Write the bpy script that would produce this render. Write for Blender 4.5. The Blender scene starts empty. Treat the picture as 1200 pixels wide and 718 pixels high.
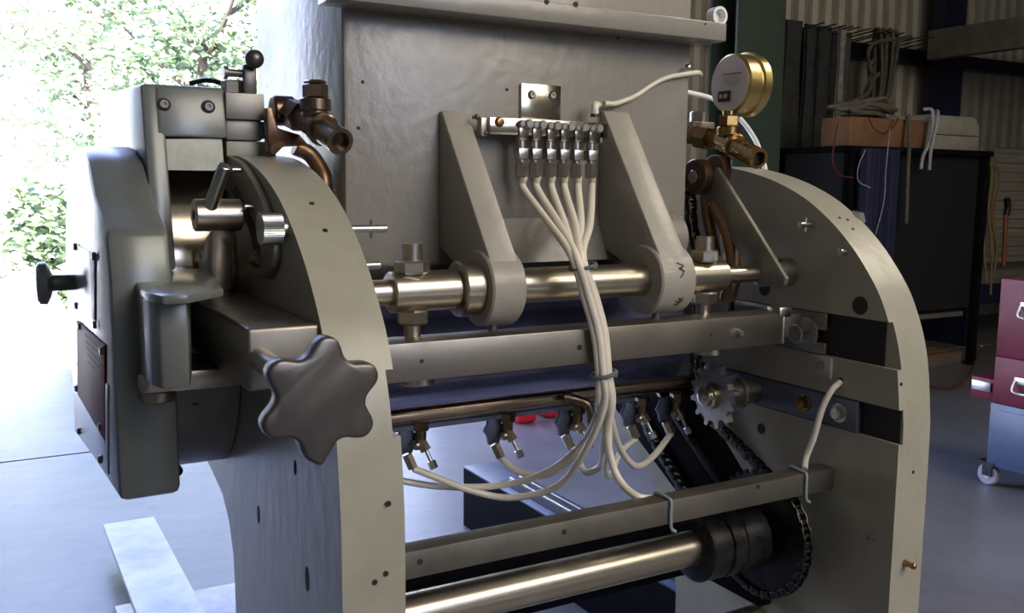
import bpy, bmesh, math, random
from mathutils import Vector, Matrix
random.seed(7)
S = bpy.context.scene
COL = S.collection
PI = math.pi

# ------------------------------------------------------------------ camera
F_PX, CX, CY = 1103.0, 600.0, 359.0
def _n(v): return v.normalized()
_X = _n(Vector((2560 - CX, 235 - CY, F_PX)))
_Y = Vector((-30 - CX, 212 - CY, F_PX)); _Y = _n(_Y - _X * _Y.dot(_X))
_Z = _Y.cross(_X)
if _Z.y > 0: _Z = -_Z
EYE = Vector((0, 0, 1.5))
cam_d = bpy.data.cameras.new('camera'); cam = bpy.data.objects.new('camera', cam_d); COL.objects.link(cam)
cam_d.sensor_width = 36; cam_d.lens = F_PX / 1200 * 36; cam_d.clip_start = .02; cam_d.clip_end = 500
R = Matrix(((_X.x, -_X.y, -_X.z), (_Y.x, -_Y.y, -_Y.z), (_Z.x, -_Z.y, -_Z.z)))
cam.matrix_world = Matrix.Translation(EYE) @ R.to_4x4()
S.camera = cam

def at(px, py, x=None, y=None, z=None):
    """where the sight line through a photo pixel meets a world plane (used to measure real positions)"""
    c = Vector((px - CX, py - CY, F_PX)); d = Vector((_X.dot(c), _Y.dot(c), _Z.dot(c)))
    t = (x - EYE.x) / d.x if x is not None else (y - EYE.y) / d.y if y is not None else (z - EYE.z) / d.z
    return EYE + d * t

# ------------------------------------------------------------------ light
w = bpy.data.worlds.new('world'); S.world = w; w.use_nodes = True
nt = w.node_tree; bg = nt.nodes['Background']
tc = nt.nodes.new('ShaderNodeTexCoord'); sp = nt.nodes.new('ShaderNodeSeparateXYZ')
rp = nt.nodes.new('ShaderNodeValToRGB')
nt.links.new(tc.outputs['Generated'], sp.inputs[0]); nt.links.new(sp.outputs['Z'], rp.inputs[0])
rp.color_ramp.elements[0].position = 0.0; rp.color_ramp.elements[0].color = (.82, .90, 1, 1)
rp.color_ramp.elements[1].position = .7; rp.color_ramp.elements[1].color = (.26, .38, 1, 1)
nt.links.new(rp.outputs[0], bg.inputs[0]); bg.inputs[1].default_value = 8.0
def sun(rot, e, col, ang):
    l = bpy.data.lights.new('sun', 'SUN'); l.energy = e; l.color = col; l.angle = math.radians(ang)
    o = bpy.data.objects.new('sun', l); COL.objects.link(o); o.rotation_euler = rot; return o
sun((math.radians(40), 0, math.radians(-25)), 50.0, (1, .96, .88), .6)
def area(name, loc, target, sx, sy, e, col):
    l = bpy.data.lights.new(name, 'AREA'); l.shape = 'RECTANGLE'; l.size = sx; l.size_y = sy; l.energy = e; l.color = col
    o = bpy.data.objects.new(name, l); COL.objects.link(o); o.location = loc
    o.rotation_euler = (Vector(target) - Vector(loc)).to_track_quat('-Z', 'Y').to_euler(); return o
area('warm_front_fill', (2.0, -2.2, 3.7), (.9, 1.2, 1.3), 3.2, 1.8, 134, (1, .90, .76))  # added warm fill from above and behind the camera, source unseen
area('right_floor_fill', (4.8, .2, 4.6), (3.6, 2.4, 0), 1.2, 1.2, 75, (1, .88, .7))  # added warm fill to brighten the right floor, not a known fixture
S.view_settings.view_transform = 'Standard'; S.view_settings.look = 'None'
S.view_settings.gamma = 1; S.view_settings.use_curve_mapping = False
S.view_settings.exposure = 0.0

# ------------------------------------------------------------------ materials
def mat(name, col, rough=.5, metal=0.0, noise=None, bump=None, rvar=0.0, spec=None, trans=0, coat=0, aniso=0, sss=0):
    """noise=(scale, second colour, lo, hi)  bump=(scale, strength, distance)"""
    m = bpy.data.materials.new(name); m.use_nodes = True; t = m.node_tree; b = t.nodes['Principled BSDF']
    b.inputs['Base Color'].default_value = (*col, 1); b.inputs['Roughness'].default_value = rough
    b.inputs['Metallic'].default_value = metal
    if spec is not None: b.inputs['Specular IOR Level'].default_value = spec
    if trans: b.inputs['Transmission Weight'].default_value = trans
    if coat: b.inputs['Coat Weight'].default_value = coat; b.inputs['Coat Roughness'].default_value = .12
    if sss: b.inputs['Subsurface Weight'].default_value = sss; b.inputs['Subsurface Radius'].default_value = (.01, .009, .007)
    geo = t.nodes.new('ShaderNodeNewGeometry')
    if noise:
        n = t.nodes.new('ShaderNodeTexNoise'); n.inputs['Scale'].default_value = noise[0]; n.inputs['Detail'].default_value = 6
        n.inputs['Roughness'].default_value = .65
        t.links.new(geo.outputs['Position'], n.inputs['Vector'])
        r = t.nodes.new('ShaderNodeValToRGB'); r.color_ramp.elements[0].position = noise[2]; r.color_ramp.elements[1].position = noise[3]
        r.color_ramp.elements[0].color = (*col, 1); r.color_ramp.elements[1].color = (*noise[1], 1)
        t.links.new(n.outputs['Fac'], r.inputs[0]); t.links.new(r.outputs[0], b.inputs['Base Color'])
        if rvar:
            mr = t.nodes.new('ShaderNodeMapRange'); mr.inputs['To Min'].default_value = rough - rvar; mr.inputs['To Max'].default_value = rough + rvar
            mr.inputs['From Min'].default_value = .3; mr.inputs['From Max'].default_value = .7
            t.links.new(n.outputs['Fac'], mr.inputs['Value']); t.links.new(mr.outputs[0], b.inputs['Roughness'])
    if bump:
        n = t.nodes.new('ShaderNodeTexNoise'); n.inputs['Scale'].default_value = bump[0]; n.inputs['Detail'].default_value = 3
        mp = t.nodes.new('ShaderNodeMapping'); mp.inputs['Scale'].default_value = bump[3] if len(bump) > 3 else (1, 1, 1)
        t.links.new(geo.outputs['Position'], mp.inputs['Vector']); t.links.new(mp.outputs[0], n.inputs['Vector'])
        bp = t.nodes.new('ShaderNodeBump'); bp.inputs['Strength'].default_value = bump[1]; bp.inputs['Distance'].default_value = bump[2]
        t.links.new(n.outputs['Fac'], bp.inputs['Height']); t.links.new(bp.outputs[0], b.inputs['Normal'])
    return m
M = {}
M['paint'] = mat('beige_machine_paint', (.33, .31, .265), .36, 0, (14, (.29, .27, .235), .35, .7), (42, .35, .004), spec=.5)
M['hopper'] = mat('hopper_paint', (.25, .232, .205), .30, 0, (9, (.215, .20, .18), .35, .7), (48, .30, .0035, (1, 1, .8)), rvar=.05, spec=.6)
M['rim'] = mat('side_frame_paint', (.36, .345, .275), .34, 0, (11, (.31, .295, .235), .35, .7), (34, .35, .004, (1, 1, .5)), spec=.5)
M['gear'] = mat('grey_green_enamel', (.155, .17, .16), .27, .1, (7, (.125, .138, .135), .35, .7), (25, .12, .003), spec=.6)
M['steel'] = mat('brushed_steel', (.50, .455, .385), .33, 1, (22, (.36, .32, .27), .35, .7), (160, .10, .001, (.15, 1, 1)), rvar=.08)
M['bar'] = mat('ground_bar_steel', (.31, .28, .235), .42, 1, (10, (.27, .245, .21), .4, .68), (120, .12, .001, (.1, 1, 1)), rvar=.08)
M['chrome'] = mat('polished_steel', (.62, .55, .44), .17, 1, (8, (.48, .42, .34), .35, .7), (30, .05, .002), rvar=.05)
M['shaft'] = mat('turned_steel_shaft', (.56, .51, .42), .28, 1, (30, (.48, .44, .35), .35, .7), rvar=.0)
M['roller'] = mat('roller_steel_blue_reflection', (.58, .60, .95), .24, .9, (16, (.52, .54, .90), .35, .7))  # blue floor reflection put into the base colour of plain steel
M['castiron'] = mat('dark_cast_metal', (.17, .155, .145), .40, .85, (24, (.13, .12, .11), .35, .7), (120, .05, .001), rvar=.04)
M['zinc'] = mat('zinc_plated', (.55, .55, .53), .30, 1, (40, (.42, .42, .41), .35, .7))
M['brass'] = mat('aged_brass', (.42, .27, .10), .27, 1, (30, (.22, .13, .06), .35, .7), rvar=.08)
M['goldcase'] = mat('gold_gauge_case', (.70, .55, .24), .30, 1, (12, (.60, .46, .20), .4, .7))
M['bronze'] = mat('dark_bronze', (.20, .115, .07), .30, .9, (26, (.11, .07, .05), .35, .7), rvar=.08)
M['rodsteel'] = mat('brownish_rod_steel', (.42, .33, .25), .26, 1, (20, (.34, .26, .20), .35, .7))
M['armsteel'] = mat('olive_grey_steel', (.30, .29, .23), .42, .6, (18, (.19, .185, .15), .35, .7))
M['blocksteel'] = mat('milled_block_steel', (.30, .285, .26), .48, .7, (20, (.22, .21, .19), .35, .7))
M['copper'] = mat('copper_brown', (.26, .155, .085), .38, .8, (20, (.17, .10, .06), .35, .7))
M['black'] = mat('black_oiled_steel', (.018, .018, .020), .30, .5, (30, (.035, .033, .030), .4, .7), rvar=.1)
M['blackpaint'] = mat('matt_black_paint', (.006, .006, .008), .75, 0, (9, (.010, .010, .013), .4, .7), spec=.02)
M['chain'] = mat('oiled_chain_steel', (.09, .08, .07), .30, 1, (60, (.05, .045, .04), .4, .7))
M['recess'] = mat('dark_recess_shade', (.012, .012, .012), .7)  # near-black stands in for the shade inside slots and holes
M['hose'] = mat('milky_plastic_hose', (.72, .67, .57), .30, 0, None, None, spec=.5, sss=.35)
M['whiteplastic'] = mat('white_plastic', (.80, .80, .78), .35)
M['tie'] = mat('grey_cable_tie', (.09, .11, .12), .45)
M['clip'] = mat('blue_grey_clip', (.24, .30, .31), .5)
M['nameplate'] = mat('dark_red_nameplate', (.13, .008, .02), .6, 0, (60, (.08, .006, .014), .4, .6), spec=.12)
M['label'] = mat('pale_gauge_label', (.62, .55, .52), .45)
M['labelred'] = mat('faded_red_print', (.45, .08, .07), .5)
M['labelgrey'] = mat('faded_grey_print', (.42, .45, .40), .5)
M['ink'] = mat('black_marker_ink', (.02, .02, .02), .6)
M['teal'] = mat('teal_gasket', (.07, .16, .15), .5)
M['blueplate'] = mat('blue_grey_zinc_plate', (.16, .18, .24), .38, .7, (50, (.12, .14, .19), .4, .7))
M['redplastic'] = mat('red_plastic', (.62, .012, .035), .4)

def concrete(name, c1, c2, c3, joint=True):
    m = bpy.data.materials.new(name); m.use_nodes = True; t = m.node_tree; b = t.nodes['Principled BSDF']
    g = t.nodes.new('ShaderNodeNewGeometry')
    n1 = t.nodes.new('ShaderNodeTexNoise'); n1.inputs['Scale'].default_value = 1.3; n1.inputs['Detail'].default_value = 8; n1.inputs['Roughness'].default_value = .7
    n2 = t.nodes.new('ShaderNodeTexNoise'); n2.inputs['Scale'].default_value = 9; n2.inputs['Detail'].default_value = 5
    for n in (n1, n2): t.links.new(g.outputs['Position'], n.inputs['Vector'])
    r1 = t.nodes.new('ShaderNodeValToRGB'); r1.color_ramp.elements[0].position = .35; r1.color_ramp.elements[1].position = .65
    r1.color_ramp.elements[0].color = (*c1, 1); r1.color_ramp.elements[1].color = (*c2, 1)
    r2 = t.nodes.new('ShaderNodeValToRGB'); r2.color_ramp.elements[0].position = .55; r2.color_ramp.elements[1].position = .75
    r2.color_ramp.elements[0].color = (0, 0, 0, 1); r2.color_ramp.elements[1].color = (.55, .55, .55, 1)
    mx = t.nodes.new('ShaderNodeMixRGB'); mx.inputs[2].default_value = (*c3, 1)
    t.links.new(n1.outputs['Fac'], r1.inputs[0]); t.links.new(n2.outputs['Fac'], r2.inputs[0])
    t.links.new(r2.outputs[0], mx.inputs[0]); t.links.new(r1.outputs[0], mx.inputs[1]); t.links.new(mx.outputs[0], b.inputs['Base Color'])
    b.inputs['Roughness'].default_value = .36 if 'floor' in name else .8
    bp = t.nodes.new('ShaderNodeBump'); bp.inputs['Strength'].default_value = .2; bp.inputs['Distance'].default_value = .01
    t.links.new(n2.outputs['Fac'], bp.inputs['Height']); t.links.new(bp.outputs[0], b.inputs['Normal'])
    return m
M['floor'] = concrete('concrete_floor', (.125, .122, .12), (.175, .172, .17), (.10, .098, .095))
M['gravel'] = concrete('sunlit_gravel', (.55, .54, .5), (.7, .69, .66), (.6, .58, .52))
M['wallsheet'] = mat('beige_corrugated_sheet', (.40, .355, .27), .5, .1, (3, (.31, .275, .21), .35, .7))
M['roofsheet'] = mat('grey_roof_sheet', (.07, .07, .068), .6)
M['green'] = mat('dark_green_steel', (.035, .055, .038), .45, 0, (6, (.028, .045, .032), .4, .6))
M['navy'] = mat('navy_blue_steel', (.007, .012, .035), .45, 0, (6, (.006, .009, .026), .4, .6))
M['slingcloth'] = mat('charcoal_webbing', (.042, .042, .040), .85, 0, (12, (.028, .028, .028), .4, .6), (90, .4, .004))
M['sling2'] = mat('faded_grey_webbing', (.085, .08, .072), .85, 0, (12, (.06, .058, .052), .4, .6), (90, .4, .004))
M['slingwhite'] = mat('dirty_white_webbing', (.30, .28, .23), .85, 0, (20, (.20, .185, .15), .4, .6), (90, .4, .004))
M['rope'] = mat('old_hemp_rope', (.14, .12, .085), .9, 0, (40, (.09, .078, .055), .4, .6), (200, .6, .004))
M['ropewhite'] = mat('white_braided_rope', (.42, .43, .44), .85, 0, (80, (.25, .26, .28), .45, .55))
M['cardboard'] = mat('brown_cardboard', (.23, .115, .05), .75, 0, (5, (.17, .085, .04), .35, .65))
M['dustybox'] = mat('dusty_off_white_plastic', (.33, .31, .24), .6, 0, (9, (.25, .235, .18), .35, .65))
M['timber'] = mat('weathered_timber', (.17, .15, .115), .75, 0, (6, (.11, .10, .08), .35, .65), (30, .3, .005, (.1, .1, 1)))
M['bluecloth'] = mat('deep_blue_curtain', (.026, .028, .085), .8, 0, (5, (.018, .02, .06), .35, .65))
M['shadow'] = mat('painted_shade_black', (.006, .006, .007), .8)  # near-black colour that stands in for deep shade
M['redtool'] = mat('dark_red_enamel', (.15, .010, .028), .45, .0, (8, (.11, .008, .02), .35, .65), spec=.3)
M['bluetool'] = mat('slate_blue_enamel', (.055, .085, .16), .38, .1, (8, (.045, .07, .13), .35, .65))
M['rubber'] = mat('grey_rubber', (.30, .31, .36), .5)
M['orange'] = mat('orange_handle', (.24, .07, .02), .5)
M['bark'] = mat('tree_bark', (.10, .08, .06), .9)
def leafmat(name, a, b_):
    m = mat(name, a, .6, 0, (2.5, b_, .35, .65))
    return m
M['leafA'] = leafmat('sunlit_leaves', (.22, .29, .15), (.12, .18, .09))
M['leafB'] = leafmat('pale_leaves', (.42, .46, .30), (.24, .29, .17))

# ------------------------------------------------------------------ mesh builder
def frame(d):
    d = Vector(d).normalized(); a = Vector((0, 0, 1)) if abs(d.z) < .9 else Vector((1, 0, 0))
    u = d.cross(a).normalized(); return u, d.cross(u).normalized(), d
class MB:
    def __init__(s): s.bm = bmesh.new()
    def box(s, a, b, bev=0, seg=2):
        a, b = Vector(a), Vector(b); c = (a + b) / 2; d = b - a
        m = Matrix.Translation(c) @ Matrix.Diagonal((abs(d.x), abs(d.y), abs(d.z), 1))
        r = bmesh.ops.create_cube(s.bm, size=1, matrix=m)
        if bev:
            ed = list({e for v in r['verts'] for e in v.link_edges})
            bmesh.ops.bevel(s.bm, geom=ed, offset=bev, segments=seg, profile=.5, affect='EDGES')
        return s
    def obox(s, c, ux, uy, uz, dx, dy, dz, bev=0):
        m = Matrix.Identity(4)
        for i, (u, d) in enumerate(((ux, dx), (uy, dy), (uz, dz))):
            u = Vector(u).normalized() * d
            for k in range(3): m[k][i] = u[k]
        for k in range(3): m[k][3] = c[k]
        r = bmesh.ops.create_cube(s.bm, size=1, matrix=m)
        if bev:
            ed = list({e for v in r['verts'] for e in v.link_edges})
            bmesh.ops.bevel(s.bm, geom=ed, offset=bev, segments=2, profile=.5, affect='EDGES')
        return s
    def lathe(s, p0, d, prof, seg=32, phase=0):
        """prof: list of (distance along d, radius)"""
        u, v, d = frame(d); p0 = Vector(p0); rings = []
        for t, r in prof:
            if r < 1e-6: rings.append([s.bm.verts.new(p0 + d * t)])
            else: rings.append([s.bm.verts.new(p0 + d * t + (u * math.cos(2 * PI * k / seg + phase) + v * math.sin(2 * PI * k / seg + phase)) * r) for k in range(seg)])
        for A, B in zip(rings, rings[1:]):
            if len(A) == 1 and len(B) == 1: continue
            for k in range(seg):
                a0, a1 = A[k % len(A)], A[(k + 1) % len(A)]; b0, b1 = B[k % len(B)], B[(k + 1) % len(B)]
                vs = []
                for q in (a0, a1, b1, b0):
                    if q not in vs: vs.append(q)
                if len(vs) > 2: s.bm.faces.new(vs)
        if len(rings[0]) > 1: s.bm.faces.new(rings[0][::-1])
        if len(rings[-1]) > 1: s.bm.faces.new(rings[-1])
        return s
    def cyl(s, p0, p1, r, r1=None, seg=28, ch=0):
        p0, p1 = Vector(p0), Vector(p1); L = (p1 - p0).length; r1 = r if r1 is None else r1
        pr = [(0, r), (L, r1)] if not ch else [(0, r - ch), (ch, r), (L - ch, r1), (L, r1 - ch)]
        return s.lathe(p0, p1 - p0, pr, seg)
    def hexn(s, p0, p1, r, ph=0):
        p0, p1 = Vector(p0), Vector(p1); L = (p1 - p0).length; c = r * .12
        s.lathe(p0, p1 - p0, [(0, r - c), (c, r), (L - c, r), (L, r - c)], 6, ph); return s
    def pipe(s, p0, p1, r, ri, seg=28):
        p0, p1 = Vector(p0), Vector(p1); L = (p1 - p0).length; u, v, d = frame(p1 - p0); R_ = []
        for t, q in ((0, ri), (0, r), (L, r), (L, ri)):
            R_.append([s.bm.verts.new(p0 + d * t + (u * math.cos(2 * PI * k / seg) + v * math.sin(2 * PI * k / seg)) * q) for k in range(seg)])
        for i in range(4):
            A, B = R_[i], R_[(i + 1) % 4]
            for k in range(seg): s.bm.faces.new((A[k], A[(k + 1) % seg], B[(k + 1) % seg], B[k]))
        return s
    def tube(s, pts, r, seg=12, smooth=True, radii=None):
        P = [Vector(p) for p in pts]
        if smooth and len(P) > 2: P = catmull(P, 8)
        n = len(P); u = None; rings = []
        for i, p in enumerate(P):
            d = (P[min(i + 1, n - 1)] - P[max(i - 1, 0)]).normalized()
            if u is None: u = frame(d)[0]
            u = (u - d * u.dot(d)).normalized(); v = d.cross(u)
            rr = r if radii is None else radii[0] + (radii[1] - radii[0]) * i / (n - 1)
            rings.append([s.bm.verts.new(p + (u * math.cos(2 * PI * k / seg) + v * math.sin(2 * PI * k / seg)) * rr) for k in range(seg)])
        for A, B in zip(rings, rings[1:]):
            for k in range(seg): s.bm.faces.new((A[k], A[(k + 1) % seg], B[(k + 1) % seg], B[k]))
        s.bm.faces.new(rings[0][::-1]); s.bm.faces.new(rings[-1]); return s
    def prism(s, poly, axis, a, b, bev=0, holes=()):
        """poly of 2-D points in the plane normal to axis ('x': (y,z), 'y': (x,z), 'z': (x,y))"""
        def P(q, t):
            return {'x': (t, q[0], q[1]), 'y': (q[0], t, q[1]), 'z': (q[0], q[1], t)}[axis]
        bm = bmesh.new()
        es = []
        for loop in [poly] + list(holes):
            vs = [bm.verts.new(P(q, a)) for q in loop]
            es += [bm.edges.new((vs[i], vs[(i + 1) % len(vs)])) for i in range(len(vs))]
        bmesh.ops.triangle_fill(bm, use_beauty=True, use_dissolve=False, edges=es)
        fs = list(bm.faces)
        r = bmesh.ops.extrude_face_region(bm, geom=fs)
        dv = Vector(P((0, 0), b - a)) - Vector(P((0, 0), 0)) if False else Vector({'x': (b - a, 0, 0), 'y': (0, b - a, 0), 'z': (0, 0, b - a)}[axis])
        bmesh.ops.translate(bm, verts=[g for g in r['geom'] if isinstance(g, bmesh.types.BMVert)], vec=dv)
        bmesh.ops.recalc_face_normals(bm, faces=bm.faces)
        bmesh.ops.dissolve_limit(bm, angle_limit=.01, verts=bm.verts, edges=bm.edges)
        if bev:
            ed = [e for e in bm.edges if len(e.link_faces) == 2 and e.calc_face_angle(0) > .6]
            bmesh.ops.bevel(bm, geom=ed, offset=bev, segments=2, profile=.5, affect='EDGES')
        me = bpy.data.meshes.new('t'); bm.to_mesh(me); bm.free(); s.bm.from_mesh(me); bpy.data.meshes.remove(me); return s
    def quad(s, *p): s.bm.faces.new([s.bm.verts.new(q) for q in p]); return s
    def ball(s, c, r, sc=(1, 1, 1), sub=2):
        bmesh.ops.create_icosphere(s.bm, subdivisions=sub, radius=r, matrix=Matrix.Translation(c) @ Matrix.Diagonal((*sc, 1))); return s
    def build(s, name, m, parent=None, sharp=38):
        bmesh.ops.recalc_face_normals(s.bm, faces=s.bm.faces)
        vs = [v.co for v in s.bm.verts]
        lo = Vector([min(v[i] for v in vs) for i in range(3)]); hi = Vector([max(v[i] for v in vs) for i in range(3)])
        c = (lo + hi) / 2
        if parent is None: c.z = lo.z
        bmesh.ops.translate(s.bm, verts=s.bm.verts, vec=-c)
        me = bpy.data.meshes.new(name); s.bm.to_mesh(me); s.bm.free()
        me.materials.append(M[m] if isinstance(m, str) else m)
        for p in me.polygons: p.use_smooth = True
        me.set_sharp_from_angle(angle=math.radians(sharp))
        o = bpy.data.objects.new(name, me); COL.objects.link(o)
        W[o] = c; o.location = c
        if parent is not None: o.parent = parent; o.location = c - W[parent]
        return o
W = {}
KIDS = {}
def catmull(P, k):
    Q = [P[0] * 2 - P[1]] + P + [P[-1] * 2 - P[-2]]; out = []
    for i in range(1, len(Q) - 2):
        a, b, c, d = Q[i - 1:i + 3]
        for j in range(k):
            t = j / k
            out.append(.5 * ((2 * b) + (c - a) * t + (2 * a - 5 * b + 4 * c - d) * t * t + (3 * b - a - 3 * c + d) * t ** 3))
    out.append(P[-1]); return out
def empty(name, loc):
    o = bpy.data.objects.new(name, None); COL.objects.link(o); o.location = loc; o.empty_display_size = .1; W[o] = Vector(loc); return o
def tag(o, label=None, cat=None, group=None, kind=None):
    if label: o['label'] = label
    if cat: o['category'] = cat
    if group: o['group'] = group
    if kind: o['kind'] = kind
    return o
def dup(o, delta, parent=None, top=True):
    c = o.copy(); COL.objects.link(c); W[c] = W[o] + Vector(delta)
    if top: c.location = o.location + Vector(delta)
    if parent is not None: c.parent = parent
    for ch in [q for q in W if q.parent == o and q is not c]:
        if ch in list(W): dup(ch, delta, c, False)
    return c
def arcpts(cy, cz, ry, rz, a0, a1, n):
    return [(cy + ry * math.cos(math.radians(a0 + (a1 - a0) * i / n)), cz + rz * math.sin(math.radians(a0 + (a1 - a0) * i / n))) for i in range(n + 1)]
def circ(cy, cz, r, n=24): return arcpts(cy, cz, r, r, 0, 360 - 360 / n, n - 1)
X = Vector((1, 0, 0)); Y = Vector((0, 1, 0)); Z = Vector((0, 0, 1))

# ------------------------------------------------------------------ setting
def struct(o): o['kind'] = 'structure'; return o
CRACK = 5.623
f1 = MB(); f1.box((-8, -6, -.2), (14, CRACK - .012, 0)); struct(f1.build('floor', 'floor'))
f2 = MB(); f2.box((-8, CRACK + .012, -.2), (14, 8.3, 0)); f2.box((-8, CRACK - .012, -.2), (14, CRACK + .012, -.018)); struct(f2.build('trim_1', 'floor'))
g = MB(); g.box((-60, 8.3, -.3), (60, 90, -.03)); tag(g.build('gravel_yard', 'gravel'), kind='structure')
def corrugated(x0, x1, y, z0, z1, pitch=.19, d=.03):
    mb = MB(); n = int((x1 - x0) / pitch * 4); ds = [0, 0, d, d]; prev = None
    for i in range(n + 1):
        xx = x0 + i * pitch / 4; yy = y + ds[i % 4]
        a = [mb.bm.verts.new(v) for v in ((xx, yy, z0), (xx, yy, z1), (xx, y + .07, z1), (xx, y + .07, z0))]
        if prev:
            for k in range(4): mb.bm.faces.new((prev[k], prev[(k + 1) % 4], a[(k + 1) % 4], a[k]))
        prev = a
    return mb
struct(corrugated(3.31, 13.89, 7.0, 0, 5.0).build('wall_back', 'wallsheet', sharp=20))
mb = MB(); mb.box((13.9, -6, 0), (14, 7.0, 5)); struct(mb.build('wall_right', 'wallsheet'))
mb = MB(); mb.box((-1.2, -6.1, 0), (.5, -6, 5)); mb.box((3, -6.1, 0), (14, -6, 5)); mb.box((.5, -6.1, 4.2), (3, -6, 5)); mb.box((.5, -6.1, 0), (3, -6, 2.4)); struct(mb.build('wall_front', 'wallsheet'))
mb = MB(); mb.box((-1.3, -6.2, 5.0), (14, CRACK, 5.1)); mb.box((3.2, CRACK, 5.0), (14, 7.2, 5.1)); struct(mb.build('ceiling', 'roofsheet'))
mb = MB(); mb.box((-1.3, -6, 0), (-1.2, CRACK, 5)); struct(mb.build('wall_left', 'roofsheet'))
mb = MB(); mb.box((3.2, CRACK + .02, 0), (3.3, 7.06, 5)); struct(mb.build('wall_bay', 'wallsheet'))
# steel frame: green column, navy post, dark wall rail, mezzanine beam
a, b = at(850, 100, y=5.0).x, at(905, 100, y=5.0).x
mb = MB(); mb.box((a, 4.9, 0), (b, 4.92, 5.0)); mb.box((a, 5.16, 0), (b, 5.18, 5.0)); mb.box(((a + b) / 2 - .012, 4.92, 0), ((a + b) / 2 + .012, 5.16, 5.0))
o = mb.build('trim_2', 'green'); struct(o)
a, b = at(1106, 60, y=6.6).x, at(1130, 60, y=6.6).x
mb = MB(); mb.box((a, 6.6, 0), (b, 6.75, 5.0)); struct(mb.build('trim_3', 'navy'))
zt = at(1126, 66, y=6.9).z; zb = at(1126, 81, y=6.9).z
mb = MB(); mb.box((3.31, 6.86, zb), (13.9, 7.0, zt)); struct(mb.build('trim_4', 'navy'))

# ------------------------------------------------------------------ THE MACHINE
mach = empty('coating_machine', (.86, 1.35, 0))
tag(mach, 'beige and bare-steel roller machine with brass fittings standing in the workshop', 'machine')
XL0, XL1, XR0, XR1 = .345, .424, 1.305, 1.383
ARC = [(1.0, 1.05), (1.001, 1.11), (1.006, 1.16), (1.013, 1.21), (1.023, 1.25), (1.036, 1.285), (1.056, 1.325), (1.083, 1.362), (1.12, 1.403), (1.17, 1.445), (1.235, 1.485), (1.32, 1.517), (1.42, 1.538), (1.53, 1.545)]
_a = catmull([Vector((p[0], p[1], 0)) for p in ARC[1:]], 4); ARC = [ARC[0]] + [(v.x, v.y) for v in _a]
ARCB = [(3.06 - y, z) for y, z in ARC[::-1][1:]]
REAR_R = [(2.05, 1.03), (1.87, .975), (1.817, .944), (1.72, .885), (1.621, .815), (1.565, .72), (1.55, .60)]
REAR_L = [(2.05, 1.03), (1.80, 1.00), (1.70, .985), (1.62, .965), (1.576, .93), (1.55, .88), (1.545, .80), (1.55, .60)]
def frame_plate(x0, x1, rear, inner_x, slots, nm='side_frame'):
    body = [(1.0, 0)] + [p for p in ARC] + ARCB[:-1] + rear + [(1.55, 0)]
    body = catmull2(body)
    mb = MB(); T = .010
    if inner_x == x0:  a, b, ia, ib = x0 + T, x1, x0, x0 + T
    else:              a, b, ia, ib = x0, x1 - T, x1 - T, x1
    mb.prism(body, 'x', a, b, 0)
    # inner skin with the slots cut open towards the front edge
    def fy(z):
        for (y0, z0), (y1, z1) in zip(body, body[1:]):
            if z0 <= z <= z1 and y0 < 1.4: return y0 + (y1 - y0) * (z - z0) / max(1e-6, z1 - z0)
        return 1.0
    pts = []; cuts = sorted(slots)
    front = [p for p in body if p[0] <= 1.531 and p[1] > .001 and p[0] < 1.54 and body.index(p) < len(body) // 2 + 2]
    zs = []
    seq = [(1.0, 0)]
    i = 0
    for p in body[1:]:
        while i < len(cuts) and p[1] > cuts[i][0] and p[0] < 1.45:
            z0, z1, yb = cuts[i]
            if p[1] < z1: break
            seq += [(fy(z0), z0), (yb, z0), (yb, z1), (fy(z1), z1)]; i += 1
        if any(c[0] <= p[1] <= c[1] and p[0] < 1.3 for c in cuts): continue
        seq.append(p)
    mb.prism(seq, 'x', ia, ib)
    return mb.build(nm, 'rim', mach, sharp=30)
def catmull2(pl):
    return pl
lf = frame_plate(XL0, XL1, REAR_L, XL1, [(1.204, 1.281, 1.42)])
rf = frame_plate(XR0, XR1, REAR_R, XR0, [(1.204, 1.281, 1.42), (1.080, 1.138, 1.50)])
# strips painting deep shade into the two shallow slots, slide plates, bolts
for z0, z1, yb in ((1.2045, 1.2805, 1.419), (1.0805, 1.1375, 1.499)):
    mb = MB(); mb.box((XR0 + .0085, 1.045 if z0 > 1.2 else 1.006, z0), (XR0 + .0105, yb, z1)); mb.build('slot_shade_strip', 'recess', rf)
mb = MB(); mb.box((XR0 - .002, 1.165, 1.249), (XR0 + .008, 1.40, 1.2795), .002); mb.box((XR0 - .002, 1.165, 1.205), (XR0 + .008, 1.40, 1.226), .002); mb.build('slide_plate', 'bar', rf)
mb = MB(); mb.box((XR0 - .003, 1.085, 1.082), (XR0 + .008, 1.48, 1.136), .002); mb.build('slide_plate', 'blueplate', rf)
mb = MB(); mb.box((XR0 - .006, 1.145, 1.166), (XR0 + .0, 1.20, 1.203), .002); mb.build('stop_block', 'rim', rf)
def hexbolt(x, y, z, r, h, parent, wr=None, name='bolt', m='zinc'):
    mb = MB()
    if wr: mb.cyl((x, y, z), (x - .003, y, z), wr, ch=.0008)
    mb.hexn((x - (.003 if wr else 0), y, z), (x - h, y, z), r, .4)
    mb.cyl((x - h, y, z), (x - h - .001, y, z), r * .8)
    return mb.build(name, m, parent)
hexbolt(XR0 - .002, 1.208, 1.239, .019, .030, rf, .028)
hexbolt(XR0 - .004, 1.122, 1.109, .012, .012, rf, .017)
hexbolt(XR0 - .004, 1.205, 1.109, .011, .012, rf, .016, m='brass')
hexbolt(XR0 - .006, 1.165, 1.187, .007, .009, rf, .009)
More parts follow.
